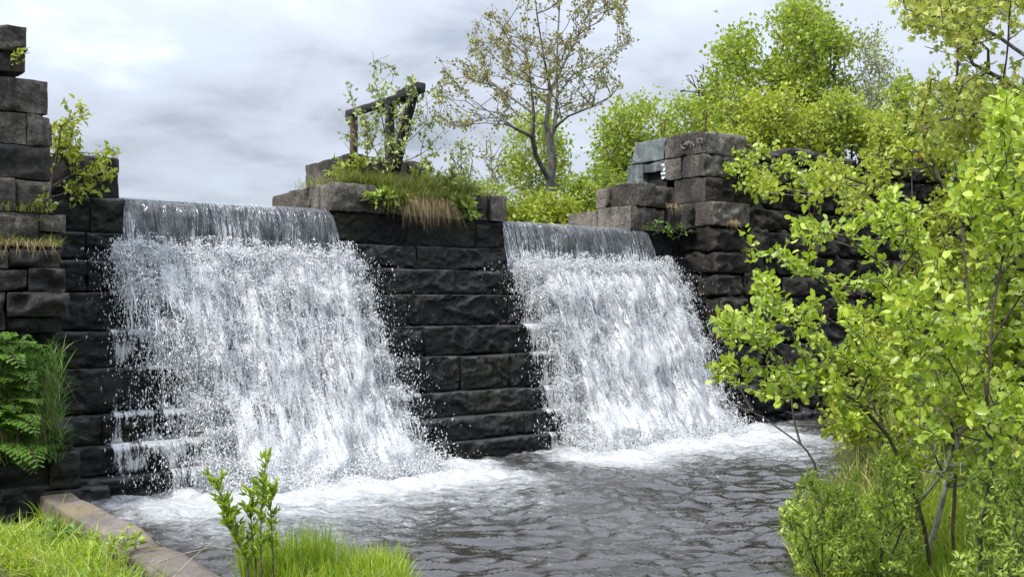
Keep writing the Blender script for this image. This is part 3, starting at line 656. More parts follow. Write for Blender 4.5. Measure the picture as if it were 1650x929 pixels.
def waterfall(label, ua, ub, ulo, uhi, seed, thin):
    """ua..ub at the crest; ulo/uhi(z) the spread of white water by height; thin: trickles over steps beside it"""
    root = empty('waterfall', W((ua + ub) / 2, 0.6, 0), label, 'waterfall', 'twin waterfalls')
    r = rng(seed)
    # clear curtain
    prof = [(1.75, 3.602), (1.45, 3.603), (1.2, 3.60), (1.08, 3.585), (1.0, 3.55), (0.94, 3.48), (0.89, 3.36), (0.85, 3.2), (0.82, 3.0), (0.79, 2.78), (0.78, 2.70)]
    us = np.arange(ua - 0.04, ub + 0.04, 0.02)
    Ug, Tg, Vg, Zg = strip_mesh(us, prof, seed, 0, 0)
    dn = sstep(0.5, 1.0, Tg)
    p = np.stack([Ug * 9 + 0.25 * np.sin(Tg * 5), Tg * 0.9, Ug * 0 + seed], -1)
    rid = fbm(p, 3, seed)
    Vg -= dn * (0.035 * rid + 0.04 * np.clip((Tg - 0.6), 0, 1) + 0.05 * fbm(np.stack([Ug * 2, Tg * 2, Ug * 0], -1), 2, seed + 5))
    Zg += (1 - dn) * 0.012 * fbm(np.stack([Ug * 4, Tg * 4, Ug * 0], -1), 3, seed + 2) + dn * 0.01 * rid
    Ug = Ug + 0.02 * dn * fbm(np.stack([Ug * 3, Tg * 3, Ug * 0 + 3], -1), 3, seed + 8) + 0.10 * sstep(0.6, 1.4, Tg) * (Ug - (ua + ub) / 2) / ((ub - ua) / 2)
    cov = 0.12 + 0.62 * sstep(1.0, 1.6, Tg + 0.25 * vnoise(np.stack([Ug * 5, Ug * 0, Ug * 0], -1), seed + 9)) + 0.3 * vnoise(np.stack([Ug * 2.2, Tg * 1.4, Ug * 0], -1), seed + 4)
    mb = MB(); mb.add(W(Ug, Vg, Zg), grid_faces(*Ug.shape))
    build('water_curtain', mb, CURTAIN, root, smooth=True, attrs={'cov': cov.ravel()}, uv=np.stack([Ug.ravel(), Tg.ravel()], 1))
    # broken white layers, tumbling down the steps
    zl = np.array([2.9, 2.75, 2.37, 1.89, 1.45, 0.92, 0.56, 0.22, -0.05])
    for li, (off, dens_) in enumerate([(0.05, 0.66), (0.16, 0.67), (0.28, 0.54)]):
        prof = []
        for k in range(1, 9):
            vf = DV[k] if k > 1 else DV[1]
            zt, zb = DZ[k] + (0.10 if k > 1 else -0.25), DZ[k + 1]
            if li == 0: prof += [(DV[k] - 0.03, zt), (DV[k] - 0.10, zt - 0.08), (DV[k] - 0.10, zb + 0.12)]
            else: prof += [(DV[k] - off - 0.02 * k, DZ[k] + (0 if k > 1 else -0.06))] + ([(DV[8] - off - 0.25, -0.02)] if k == 8 else [])
        us = np.arange(ulo(0) - 0.5, uhi(0) + 0.5, 0.04)
        Ug, Tg, Vg, Zg = strip_mesh(us, prof, seed, 0, 0)
        nz = fbm(np.stack([Ug * 3, Tg * 1.6, Ug * 0 + li * 7], -1), 4, seed + li)
        Vg -= (0.16 if li else 0.08) * nz + 0.06 * fbm(np.stack([Ug * 9, Tg * 3.5, Ug * 0], -1), 2, seed + 30 + li)
        Zg += 0.05 * fbm(np.stack([Ug * 6, Tg * 3, Ug * 0 + 5], -1), 3, seed + 60 + li)
        edge = 0.22 + 0.1 * li
        wob = 0.14 * fbm(np.stack([Tg * 2.4, Ug * 0, Ug * 0], -1), 3, seed + 80)
        inside = np.minimum(sstep(-edge, edge * 0.8, Ug - ulo(Zg) - wob), sstep(-edge, edge * 0.8, uhi(Zg) + wob - Ug))
        cov = dens_ * inside - 0.9 * (1 - inside) + 0.18 * nz
        cov = cov + 0.12 * sstep(0.9, 0.2, Zg) 
        tear = 2.80 + 0.16 * fbm(np.stack([Ug * 4, Ug * 0, Ug * 0 + li], -1), 3, seed + 90)
        cov = cov - 1.0 * sstep(tear - 0.10, tear + 0.10, Zg)
        mb = MB(); mb.add(W(Ug, Vg, Zg), grid_faces(*Ug.shape))
        build('white_water', mb, WHITE, root, smooth=True, attrs={'cov': cov.ravel()}, uv=np.stack([Ug.ravel() + li * 3.3, Tg.ravel()], 1))
    # thin films over the steps beside the main fall
    for (tu0, tu1, k0, k1, dn_) in thin:
        prof = []
        for k in range(k0, k1 + 1):
            prof += [(DV[k] + 0.10, DZ[k] + 0.015), (DV[k] - 0.02, DZ[k] + 0.02), (DV[k] - 0.085, DZ[k] - 0.04), (DV[k] - 0.095, max(DZ[k + 1], 0.0) + 0.01)]
        us = np.arange(tu0, tu1, 0.03)
        Ug, Tg, Vg, Zg = strip_mesh(us, prof, seed, 0, 0)
        inside = np.minimum(sstep(0, 0.3, Ug - tu0), sstep(0, 0.3, tu1 - Ug))
        Vg -= 0.02 * fbm(np.stack([Ug * 8, Tg * 3, Ug * 0], -1), 3, seed + 5)
        cov = dn_ * inside - 0.5 * (1 - inside) + 0.75 * fbm(np.stack([Ug * 2.4, Tg * 1.4, Ug * 0], -1), 3, seed + 15)
        # foam where each tread catches the water
        for k in range(k0, k1 + 1): cov += (0.16 + 0.3 * vnoise(np.stack([Ug * 2.5 + k * 5, Ug * 0, Ug * 0], -1), seed + k)) * np.exp(-((Zg - DZ[k] - 0.0) / 0.035) ** 2) * inside
        mb = MB(); mb.add(W(Ug, Vg, Zg), grid_faces(*Ug.shape))
        build('step_trickle', mb, WHITE, root, smooth=True, attrs={'cov': cov.ravel()}, uv=np.stack([Ug.ravel() * 1.3 + 9, Tg.ravel() * 0.8], 1))
    # flung spray: clumped droplets along short ballistic arcs
    mb = MB()
    nj = int(1150 * (ub - ua))
    k = r.choice(np.arange(2, 9), nj, p=np.array([.26, .16, .14, .13, .12, .1, .09]))
    zk = np.array(DZ)[k]; vk_ = np.array(DV)[k] - r.uniform(0.0, 0.20, nj)
    z0 = zk + r.uniform(-0.05, 0.12, nj) + np.where(k == 2, r.normal(0, 0.09, nj), 0)
    lo, hi_ = ulo(z0), uhi(z0)
    q = r.beta(0.75, 0.75, nj); u0 = lo + (hi_ - lo) * (q * 1.10 - 0.05)
    vu = r.normal(0, 0.40, nj); vv_ = -np.abs(r.normal(0.15, 0.45, nj)); vz_ = r.normal(0.25, 0.7, nj)
    T = r.uniform(0.1, 0.36, nj)
    m_ = 44
    tt = (r.uniform(0, 1, (nj, m_)) ** 0.8) * T[:, None]
    jt = 0.012 + 0.05 * r.uniform(0, 1, nj)[:, None] * np.abs(r.standard_normal((nj, m_)))
    U_ = u0[:, None] + vu[:, None] * tt + jt * r.standard_normal((nj, m_))
    V_ = vk_[:, None] + vv_[:, None] * tt + jt * r.standard_normal((nj, m_))
    Z_ = z0[:, None] + vz_[:, None] * tt - 4.9 * tt ** 2 + jt * r.standard_normal((nj, m_))
    vel = np.stack([np.broadcast_to(vu[:, None], tt.shape) * UX[0], np.broadcast_to(vu[:, None], tt.shape) * UX[1], vz_[:, None] - 9.8 * tt], -1).reshape(-1, 3)
    c = W(U_, V_, Z_).reshape(-1, 3); ok = (c[:, 2] > 0.0) & (c[:, 2] < 3.1)
    sz = np.exp(r.normal(math.log(0.0046), 0.42, len(c))); sz = np.clip(sz, 0.002, 0.011)
    drops_mesh(mb, c[ok], vel[ok], sz[ok], r)
    # ropes of water torn off the ledges
    sel = r.choice(nj, int(nj * 0.75), replace=False); ms = 7
    ts = np.linspace(0, 1, ms)[None] * T[sel][:, None]
    wob_ = 0.012
    rp_ = W(u0[sel][:, None] + 0.5 * vu[sel][:, None] * ts + wob_ * r.standard_normal((len(sel), ms)), vk_[sel][:, None] + vv_[sel][:, None] * ts + wob_ * r.standard_normal((len(sel), ms)),
            z0[sel][:, None] + 0.6 * vz_[sel][:, None] * ts - 4.9 * ts ** 2 + wob_ * r.standard_normal((len(sel), ms)))
    rw = np.exp(r.normal(math.log(0.0038), 0.4, len(sel)))[:, None] * np.sin(np.linspace(0.25, 2.9, ms))[None] ** 0.7
    keep = (rp_[:, :-1, 2] > 0.02) & (rp_[:, 1:, 2] < 2.95) & (r.uniform(0, 1, (len(sel), ms - 1)) < 0.85)
    tubes(mb, rp_[:, :-1][keep], rp_[:, 1:][keep], rw[:, :-1][keep], rw[:, 1:][keep], 4)
    # loose far-flung drops round the edges
    n_ = int(1500 * (ub - ua)); zr = r.uniform(0.02, 2.9, n_); side = r.uniform(0, 1, n_) < 0.5
    u_ = np.where(side, ulo(zr) - np.abs(r.normal(0, 0.30, n_)), uhi(zr) + np.abs(r.normal(0, 0.33, n_)))
    c = W(u_, 0.9 - (2.9 - zr) * 0.38 - np.abs(r.normal(0, 0.25, n_)), zr)
    vel = np.stack([r.normal(0, .5, n_), r.normal(0, .5, n_), np.full(n_, -1.5)], -1)
    drops_mesh(mb, c, vel, np.clip(np.exp(r.normal(math.log(0.0042), 0.45, n_)), 0.002, 0.012), r)
    # fine drops crossing the thin films
    for (tu0, tu1, k0, k1, dn_) in thin:
        n_ = int(2600 * (tu1 - tu0)); zr = r.uniform(max(DZ[k1 + 1], 0.02), DZ[k0] + 0.05, n_); u_ = tu0 + (tu1 - tu0) * (r.beta(2.4, 1.1, n_) if (tu0 + tu1) / 2 < (ua + ub) / 2 else r.beta(1.0, 3.0, n_))
        c = W(u_, np.interp(zr, DZ[::-1][1:], DV[::-1]) - 0.08 - np.abs(r.normal(0, 0.08, n_)), zr)
        drops_mesh(mb, c, np.stack([r.normal(0, .4, n_), r.normal(0, .4, n_), np.full(n_, -1.5)], -1), np.clip(np.exp(r.normal(math.log(0.0046), 0.45, n_)), 0.002, 0.012), r)
    # splash crown at the pool
    n_ = int(9000 * (ub - ua)); u_ = r.uniform(ulo(0) - 0.15, uhi(0) + 0.2, n_)
    h = np.abs(r.normal(0, 0.13, n_)); c = W(u_, -0.30 - np.abs(r.normal(0, 0.34, n_)), 0.01 + h)
    drops_mesh(mb, c, r.normal(0, 1, (n_, 3)) + np.array([0, 0, 1.0]), np.clip(np.exp(r.normal(math.log(0.0055), 0.4, n_)), 0.003, 0.013), r)
    tag(build('spray', mb, DROP, root), kind='stuff')
    return root

zz = np.array([-0.1, 0.4, 0.9, 1.45, 1.9, 2.37, 2.75, 3.2])
L_lo = lambda z: np.interp(z, zz, [1.35, 1.30, 1.25, 1.12, 0.88, 0.62, 0.50, 0.60])
L_hi = lambda z: np.interp(z, zz, [4.12, 3.92, 3.80, 3.72, 3.66, 3.60, 3.50, 3.37])
R_lo = lambda z: np.interp(z, zz, [6.75, 6.85, 6.95, 7.0, 6.95, 6.85, 6.70, 6.60])
R_hi = lambda z: np.interp(z, zz, [10.30, 10.27, 10.22, 10.16, 10.08, 10.0, 9.88, 9.74])
waterfall('wide white waterfall spilling over the crest on the left side of the dam', 0.62, 3.40, L_lo, L_hi, 11, [(0.0, 1.4, 2, 4, 0.50), (-0.1, 1.9, 5, 8, 0.50), (3.2, 4.6, 5, 8, 0.45)])
waterfall('narrower white waterfall between the grassy pier and the right abutment', 6.60, 9.76, R_lo, R_hi, 23, [(6.2, 7.4, 2, 8, 0.52)])

# ------------------------------------------------------------------ vegetation tools
def grow(skel, tips, bf=0.45, seg=0.3, jit=0.05, up=0.3, seed=0, sag=0.0):
    r = rng(seed); pos, par, pl = [], [], []
    for poly in skel:
        poly = np.asarray(poly, float)
        if not pos: pos.append(poly[0]); par.append(-1); pl.append(0.0); last = 0
        else: last = int(np.argmin(np.linalg.norm(np.array(pos) - poly[0], axis=1)))
        for q in poly[1:]:
            p0 = pos[last]; n_ = max(1, int(np.linalg.norm(q - p0) / seg))
            for i in range(1, n_ + 1):
                w_ = p0 + (q - p0) * i / n_ + r.normal(0, jit * 0.35, 3) * seg * (i < n_)
                pl.append(pl[last] + np.linalg.norm(w_ - pos[last])); pos.append(w_); par.append(last); last = len(pos) - 1
    tips = np.asarray(tips, float)
    cap = len(pos) + len(tips) * 40
    P_ = np.zeros((cap, 3)); P_[:len(pos)] = pos; PL = np.zeros(cap); PL[:len(pos)] = pl; PA = np.full(cap, -1); PA[:len(pos)] = par
    n_ = len(pos); tipn = []
    order = np.argsort(np.min(np.linalg.norm(tips[:, None] - P_[None, :n_:3], axis=2), axis=1) + 0.15 * r.uniform(0, 1, len(tips)))
    for ti in order:
        tp = tips[ti]; d = tp - P_[:n_]; dist = np.linalg.norm(d, axis=1)
        cost = dist * (1 + up * np.clip(-d[:, 2] / (dist + 1e-6) + 0.3, 0, 2)) + bf * PL[:n_]
        j = int(np.argmin(cost)); p0 = P_[j].copy(); L_ = dist[j]; k = min(38, max(1, int(L_ / seg)))
        side = r.normal(0, jit, 3) * L_; bow = np.array([0, 0, -0.12 * L_ * up + sag * L_])
        last = j
        for i in range(1, k + 1):
            t = i / k; w_ = p0 + (tp - p0) * t + (side + bow) * 4 * t * (1 - t) * 0.5
            P_[n_] = w_; PA[n_] = last; PL[n_] = PL[last] + np.linalg.norm(w_ - P_[last]); last = n_; n_ += 1
        tipn.append(last)
    return P_[:n_], PA[:n_], PL[:n_], np.array(tipn)

def leaves(mb, base, dirs, size, r, shape='round', fold=0.18, droop=0.15, flat=0.5, width=0.36):
    """one leaf per base point, pointing along dirs; faces turned upwards by 'flat'"""
    n_ = len(base); d = dirs / (np.linalg.norm(dirs, axis=1, keepdims=True) + 1e-9)
    up = r.standard_normal((n_, 3)) * (1 - flat) + np.array([0, 0, 1.0]) * flat
    s = np.cross(d, up); s /= np.linalg.norm(s, axis=1, keepdims=True) + 1e-9; nn = np.cross(s, d)
    L_ = (size * r.uniform(0.65, 1.25, n_))[:, None]; wd = L_ * width * r.uniform(0.85, 1.15, n_)[:, None]
    if shape == 'quad':
        V_ = np.stack([base, base + d * L_ * 0.5 + s * wd + nn * L_ * fold, base + d * L_ - nn * L_ * droop, base + d * L_ * 0.5 - s * wd + nn * L_ * fold], 1)
        f = np.array([[0, 1, 2], [0, 2, 3]]); k = 4
        mb.add(V_.reshape(-1, 3), ((np.arange(n_) * k)[:, None, None] + f[None]).reshape(-1, 3)); return
    m0, m1, m2 = base, base + d * L_ * 0.52, base + d * L_ - nn * L_ * droop
    if shape == 'lobed':
        tri = []
        pts = [m0, base + d * L_ * .28 + s * wd * 1.25 + nn * L_ * fold, base + d * L_ * .42 + s * wd * .5, base + d * L_ * .72 + s * wd * 1.2 + nn * L_ * fold, base + d * L_ * .70 + s * wd * .4, m2,
               base + d * L_ * .70 - s * wd * .4, base + d * L_ * .72 - s * wd * 1.2 + nn * L_ * fold, base + d * L_ * .42 - s * wd * .5, base + d * L_ * .28 - s * wd * 1.25 + nn * L_ * fold]
        V_ = np.stack(pts, 1); f = np.array([[0, 1, 2], [2, 3, 4], [0, 2, 4], [0, 4, 6], [4, 5, 6], [6, 7, 8], [0, 6, 8], [0, 8, 9]])
        mb.add(V_.reshape(-1, 3), ((np.arange(n_) * 10)[:, None, None] + f[None]).reshape(-1, 3)); return
    a, b = (0.3, 0.74) if shape == 'round' else (0.28, 0.6)
    wa, wb = (0.85, 0.9) if shape == 'round' else (0.9, 0.7)
    V_ = np.stack([m0, m1, m2, base + d * L_ * a + s * wd * wa + nn * L_ * fold * .8, base + d * L_ * b + s * wd * wb + nn * L_ * (fold * .7 - droop * .4),
                   base + d * L_ * a - s * wd * wa + nn * L_ * fold * .8, base + d * L_ * b - s * wd * wb + nn * L_ * (fold * .7 - droop * .4)], 1)
    q = np.array([[0, 3, 4, 1], [0, 1, 6, 5]]); t = np.array([[1, 4, 2], [1, 2, 6]])
    bs = (np.arange(n_) * 7)[:, None, None]
    mb.add(V_.reshape(-1, 3), [(bs + q[None]).reshape(-1, 4), (bs + t[None]).reshape(-1, 3)])

def inpoly(poly, n_, r):
    poly = np.array(poly, float); lo, hi_ = poly.min(0), poly.max(0); out = []
    while len(out) < n_:
        q = lo + (hi_ - lo) * r.uniform(0, 1, (n_ * 3, 2)); x, y = q[:, 0], q[:, 1]; ins = np.zeros(len(q), bool)
        x1, y1 = poly[:, 0], poly[:, 1]; x2, y2 = np.roll(x1, -1), np.roll(y1, -1)
        for a, b, c, d in zip(x1, y1, x2, y2):
            if b == d: continue
            ins ^= ((b > y) != (d > y)) & (x < (c - a) * (y - b) / (d - b) + a)
        out += list(q[ins])
    return np.array(out[:n_])
def cloud(poly, n_, d0, d1, seed, clump=0.0, cs=0.02):
    """crown points: an outline read off the photo, given real distance and thickness"""
    r = rng(seed); q = inpoly(poly, int(n_ * (1 + 3 * clump)), r)
    if clump:
        w_ = vnoise(np.stack([q[:, 0] * cs, q[:, 1] * cs, q[:, 0] * 0], -1), seed) + r.normal(0, 0.25, len(q))
        q = q[np.argsort(-w_)[:n_]]; r.shuffle(q)
    mid, hw = (d0 + d1) / 2, (d1 - d0) / 2
    return PX(q[:, 0], q[:, 1], mid + hw * np.clip(r.normal(0, 0.55, len(q)), -1, 1))

def plant(name, label, cat, skel, tips, R=0.1, rt=0.004, nleaf=12, size=0.1, spread=0.25, bark=BARK, leaf=GREENL, shape='quad', group=None, seed=0,
          bf=0.45, seg=0.3, up=0.3, jit=0.05, sag=0.0, along=3, flat=0.5, sides=5, dirup=0.0, width=0.36, trunk='trunk', crown='crown', fold=0.18, droop=0.15, rp=0.5):
    r = rng(seed + 1000)
    P_, PA, PL, tn = grow(skel, tips, bf, seg, jit, up, seed, sag)
    cnt = np.zeros(len(P_)); cnt[tn] = 1
    for i in range(len(P_) - 1, 0, -1):
        if PA[i] >= 0: cnt[PA[i]] += cnt[i]
    cnt = np.maximum(cnt, 0.5); rad = rt + (R - rt) * (cnt / cnt[0]) ** rp
    root = empty(name, P_[0], label, cat, group)
    i = np.where(PA >= 0)[0]; mb = MB()
    rb = rad[i]; ra = np.minimum(rad[PA[i]], rb * 1.5)
    tubes(mb, P_[PA[i]], P_[i], ra, rb, sides); build(trunk, mb, bark, root, smooth=True)
    # leaves sit along the last nodes of each twig
    base, dirs = [], []
    for step_ in range(along):
        pn = PA[tn]; ok = (pn >= 0) & (cnt[np.maximum(pn, 0)] < 6 if step_ else pn >= 0)
        tn, pn = tn[ok], pn[ok]
        a, b = P_[pn], P_[tn]; k = max(1, int(round(nleaf / along)))
        t = r.uniform(0, 1, (len(a), k, 1)); base.append((a[:, None] + (b - a)[:, None] * t + r.normal(0, spread, (len(a), k, 3))).reshape(-1, 3))
        dd = (b - a); dd /= np.linalg.norm(dd, axis=1, keepdims=True) + 1e-9
        rd = r.standard_normal((len(a), k, 3)); rd /= np.linalg.norm(rd, axis=2, keepdims=True)
        dirs.append((rd + dd[:, None] * 0.6 + np.array([0, 0, dirup])).reshape(-1, 3)); tn = pn
    mb = MB(); leaves(mb, np.concatenate(base), np.concatenate(dirs), size, r, shape, flat=flat, width=width, fold=fold, droop=droop)
    build(crown, mb, leaf, root)
    return root

def blades(mb, base, h, w_, r, lean=0.35, bend=0.5, d0=None, segs=4, drop=0.0):
    n_ = len(base); an = r.uniform(0, 2 * np.pi, n_); ld = np.stack([np.cos(an), np.sin(an), np.zeros(n_)], 1)
    if d0 is not None: ld = ld * 0.7 + np.array(d0); ld /= np.linalg.norm(ld, axis=1, keepdims=True)
    h = (h * r.uniform(0.5, 1.2, n_))[:, None]; le = r.uniform(0.05, lean, n_)[:, None]; be = (r.uniform(0.1, 1, n_) ** 1.5)[:, None] * bend
    fa = r.uniform(0, 2 * np.pi, n_); s = np.stack([np.cos(fa), np.sin(fa), np.zeros(n_)], 1); ww = (w_ * r.uniform(0.6, 1.3, n_))[:, None]
    L_, R_ = [], []
    for i in range(segs + 1):
        t = i / segs; c = base + np.array([0, 0, 1.0]) * h * (t - be * t ** 2.5 * 0.8) + ld * h * (le * t + be * t ** 2) * (1 - 0.55 * min(drop, 1)) - np.array([0, 0, 1.0]) * h * drop * t ** 2
        k = ww * (1 - t ** 2.2) * (0.6 + 0.8 * min(t * 3, 1) * 0.5); L_.append(c - s * k); R_.append(c + s * k)
    V_ = np.stack(L_ + R_, 1); m_ = segs + 1; i = np.arange(segs); f = np.stack([i, i + m_, i + m_ + 1, i + 1], 1)
    mb.add(V_.reshape(-1, 3), ((np.arange(n_) * 2 * m_)[:, None, None] + f[None]).reshape(-1, 4))

def L(*pts): return np.array([PX(*p) for p in pts])

# ------------------------------------------------------------------ trees beyond the dam
D = 24.0
maple_skel = [L((892, 352, D), (887, 289, D), (890, 256, D), (885, 220, D), (880, 198, D), (887, 146, D), (876, 91, D - .5), (865, 22, D - .8), (860, -40, D - 1)),
              L((885, 215, D), (894, 205, D), (898, 154, D + .3), (898, 73, D + .5), (902, 0, D + .6), (905, -50, D + .6)),
              L((887, 289, D), (880, 282, D - .1), (863, 249, D - .5), (858, 220, D - .8), (860, 183, D - 1), (853, 110, D - 1.3), (838, 40, D - 1.6)),
              L((858, 221, D - .8), (817, 201, D - 1.4), (781, 198, D - 1.8), (733, 203, D - 2.2)),
              L((894, 206, D), (916, 187, D - .5), (953, 172, D - 1), (985, 155, D - 1.3)),
              L((898, 154, D + .3), (923, 121, D + .9), (971, 99, D + 1.6), (1008, 73, D + 2)),
              L((860, 183, D - 1), (800, 140, D - .5), (745, 105, D)), L((817, 201, D - 1.4), (760, 160, D - 2.4), (712, 110, D - 3)),
              L((887, 146, D), (930, 60, D + .5), (965, -10, D + .8))]
mp = [(697, 190), (690, 110), (722, 62), (752, 100), (748, 50), (792, 12), (842, 34), (835, -70), (1000, -70), (1015, 20), (1023, 72), (998, 95), (985, 118), (1003, 135), (985, 160), (950, 176), (905, 180), (862, 190), (800, 203), (735, 207)]
plant('maple_tree', 'slender grey maple with sparse reddish spring leaves beyond the pier and narrow fall', 'tree', maple_skel, cloud(mp, 1150, 21.5, 26.5, 5, 0.6, 0.06), R=0.14, rt=0.004, nleaf=11, size=0.078, spread=0.05,
      bark=BARK, leaf=REDL, seed=5, bf=0.18, seg=0.28, up=1.8, jit=0.02, along=3, sides=6, flat=0.2, width=0.42, rp=0.72)

G = 'trees and shrubs beyond the dam'
def tree(name, label, cat, poly, d, depth, n_, leaf, size, trunkpx, R, seed, clump=0.35, nleaf=26, spread=0.22, bark=BARK, group=G, **kw):
    if leaf is not PALEL and leaf is not REDL: n_, size = int(n_ * 2.1), size * 0.92; kw.setdefault('rp', 0.6)
    sk = [L(*[(x, y, d) for x, y in trunkpx])]
    return plant(name, label, cat, sk, cloud(poly, n_, d - depth, d + depth, seed, clump, kw.pop('cs', 0.03)), R=R, nleaf=nleaf, size=size, spread=spread, bark=bark, leaf=leaf, group=group, seed=seed, seg=0.5, **kw)
tree('birch_tree', 'bright green tree with a thin white trunk directly behind the maple trunk', 'tree', [(808, 225), (835, 190), (870, 180), (905, 220), (912, 300), (900, 345), (820, 350), (812, 290)], 36, 1.8, 200, GREENL, 0.16, [(866, 356), (860, 320), (852, 270), (846, 220)], 0.11, 31, bark=BIRCH)
tree('sapling', 'sparse pale sapling nearest the right end of the grassy pier', 'sapling', [(718, 300), (722, 240), (745, 215), (770, 225), (765, 310)], 27, 1.0, 70, PALEL, 0.10, [(745, 340), (744, 290), (742, 240)], 0.035, 32, 0.1, 9, 0.14, PALEBARK, rt=0.008)
tree('sapling', 'sparse pale sapling between the pier sapling and the bright green birch', 'sapling', [(765, 310), (768, 225), (785, 205), (812, 215), (818, 320)], 29, 1.0, 80, PALEL, 0.10, [(795, 345), (793, 290), (790, 230)], 0.035, 33, 0.1, 9, 0.14, PALEBARK, rt=0.008)
for i, (x0, x1, y0, d, lf, lab_) in enumerate([(700, 760, 292, 22, YELLOWL, 'low yellow green shrub right behind the pier blocks'), (752, 815, 300, 23, GREENL, 'low green shrub under the pale saplings'), (808, 872, 318, 23, YELLOWL, 'yellow green shrub left of the maple trunk base'),
                                               (862, 925, 312, 22, YELLOWL, 'golden green shrub around the maple trunk base'), (905, 965, 285, 23, GREENL, 'leafy shrub just left of the blocks of the right abutment'), (945, 1010, 270, 25, GREENL, 'green shrub rising behind the painted stone block')]):
    xm = (x0 + x1) / 2
    tree('shrub', lab_, 'shrub', [(x0, 362), (x0 - 3, y0 + 22), (xm - 10, y0), (xm + 12, y0 + 6), (x1 + 3, y0 + 20), (x1, 362)], d, 0.9, 90, lf, 0.11, [(xm, 372), (xm, y0 + 30)], 0.04, 40 + i, 0.2, 22, 0.13, TWIG)
tree('green_tree', 'round bright green tree behind the painted block of the right abutment', 'tree', [(962, 250), (968, 205), (1000, 170), (1045, 168), (1078, 190), (1085, 300), (1000, 335), (968, 320)], 36, 2.2, 230, GREENL, 0.17, [(1030, 352), (1030, 280), (1028, 210)], 0.13, 51, 0.35, 26, 0.28)
tree('green_tree', 'small green tree behind the two iron rods of the abutment', 'tree', [(1062, 190), (1090, 165), (1130, 160), (1170, 170), (1175, 260), (1060, 260)], 38, 2.2, 180, GREENL, 0.17, [(1120, 330), (1118, 230)], 0.12, 52, 0.3, 26, 0.28)
tree('bare_tree', 'thin almost bare tree left of the tallest green tree', 'tree', [(1095, 155), (1100, 125), (1135, 100), (1160, 120), (1160, 170)], 34, 1.2, 60, REDL, 0.07, [(1165, 300), (1155, 200), (1145, 140)], 0.05, 53, 0.1, 4, 0.1, TWIG, rt=0.008)
tree('green_tree', 'tallest bright green tree above the rubble wall', 'tree', [(1148, 120), (1165, 70), (1200, 50), (1225, 45), (1262, 8), (1310, 0), (1320, 60), (1330, 150), (1330, 230), (1160, 240), (1150, 180)], 30, 2.6, 520, GREENL, 0.16, [(1240, 300), (1240, 200), (1250, 110), (1275, 40)], 0.14, 54, 0.4, 26, 0.22, cs=0.035)
tree('green_tree', 'looser green tree right of the tallest tree', 'tree', [(1310, 60), (1325, 25), (1350, 40), (1378, 60), (1372, 130), (1385, 230), (1310, 230)], 31, 2.0, 210, GREENL, 0.15, [(1345, 300), (1345, 200), (1345, 80)], 0.1, 55, 0.3, 18, 0.2)
tree('bare_tree', 'pale sparse tree with tiny leaves between green tree and overhanging maple', 'tree', [(1378, 75), (1400, 35), (1435, 55), (1445, 120), (1470, 160), (1460, 210), (1385, 200)], 30, 1.6, 260, PALEL, 0.10, [(1420, 300), (1418, 200), (1415, 90)], 0.05, 56, 0.1, 18, 0.16, PALEBARK, rt=0.004)
for i, (poly, d, lf, n_, lab_) in enumerate([([(1160, 250), (1165, 180), (1200, 150), (1245, 165), (1260, 245)], 22, YELLOWL, 160, 'yellow green shrub just behind the front corner of the right abutment'),
                                             ([(1235, 255), (1245, 170), (1290, 150), (1335, 170), (1345, 262)], 23, YELLOWL, 190, 'bushy yellow green shrub above the bent iron rod'),
                                             ([(1320, 265), (1330, 180), (1370, 160), (1415, 175), (1425, 270)], 24, YELLOWL, 190, 'bushy shrub with yellow leaves on the middle of the wall top'),
                                             ([(1400, 275), (1405, 190), (1440, 170), (1490, 180), (1500, 290)], 25, GREENL, 190, 'green shrub on the wall top under the pale tree'),
                                             ([(1480, 300), (1485, 190), (1530, 170), (1580, 180), (1600, 310)], 24, GREENL, 190, 'green shrub on the wall top beside the rusty post'),
                                             ([(1570, 340), (1575, 190), (1620, 170), (1680, 180), (1690, 350)], 23, GREENL, 190, 'rightmost green shrub on the wall top')]):
    xm = (poly[0][0] + poly[-1][0]) / 2
    tree('shrub', lab_, 'shrub', poly, d, 1.3, n_, lf, 0.11, [(xm, poly[0][1] + 22), (xm, 220)], 0.05, 60 + i, 0.3, 24, 0.16, TWIG)
for i, (x, yt, d, lf, lab_) in enumerate([(1185, 128, 23, GREENL, 'upright young tree just right of the small green tree behind the rods'), (1268, 140, 22, YELLOWL, 'upright leafy stem rising above the bent iron rod'), (1352, 128, 23, GREENL, 'young tree standing out of the shrubs under the looser green tree'),
                                             (1455, 118, 22, GREENL, 'young tree between the pale sparse tree and the overhanging maple'), (1420, 190, 20, YELLOWL, 'low bright shrub on the wall top right of the creeper')]):
    tree('young_tree', lab_, 'tree', [(x - 28, 262), (x - 34, yt + 70), (x - 16, yt + 25), (x + 3, yt), (x + 20, yt + 38), (x + 36, yt + 75), (x + 30, 262)], d, 0.9, 75, lf, 0.11, [(x, 285), (x + 2, 220), (x, yt + 30)], 0.035, 600 + i, 0.7, 20, 0.13, TWIG, cs=0.06)
mb = MB(); beam(mb, PX(1482, 262, 19), PX(1484, 205, 19), 0.12, 0.06, seed=3, jit=0.02); beam(mb, PX(1476, 262, 19), PX(1496, 198, 19), 0.05, 0.05, seed=4)
tag(build('rusty_post', mb, RUST), 'broken rusty iron post on the wall top behind the shrubs', 'post')

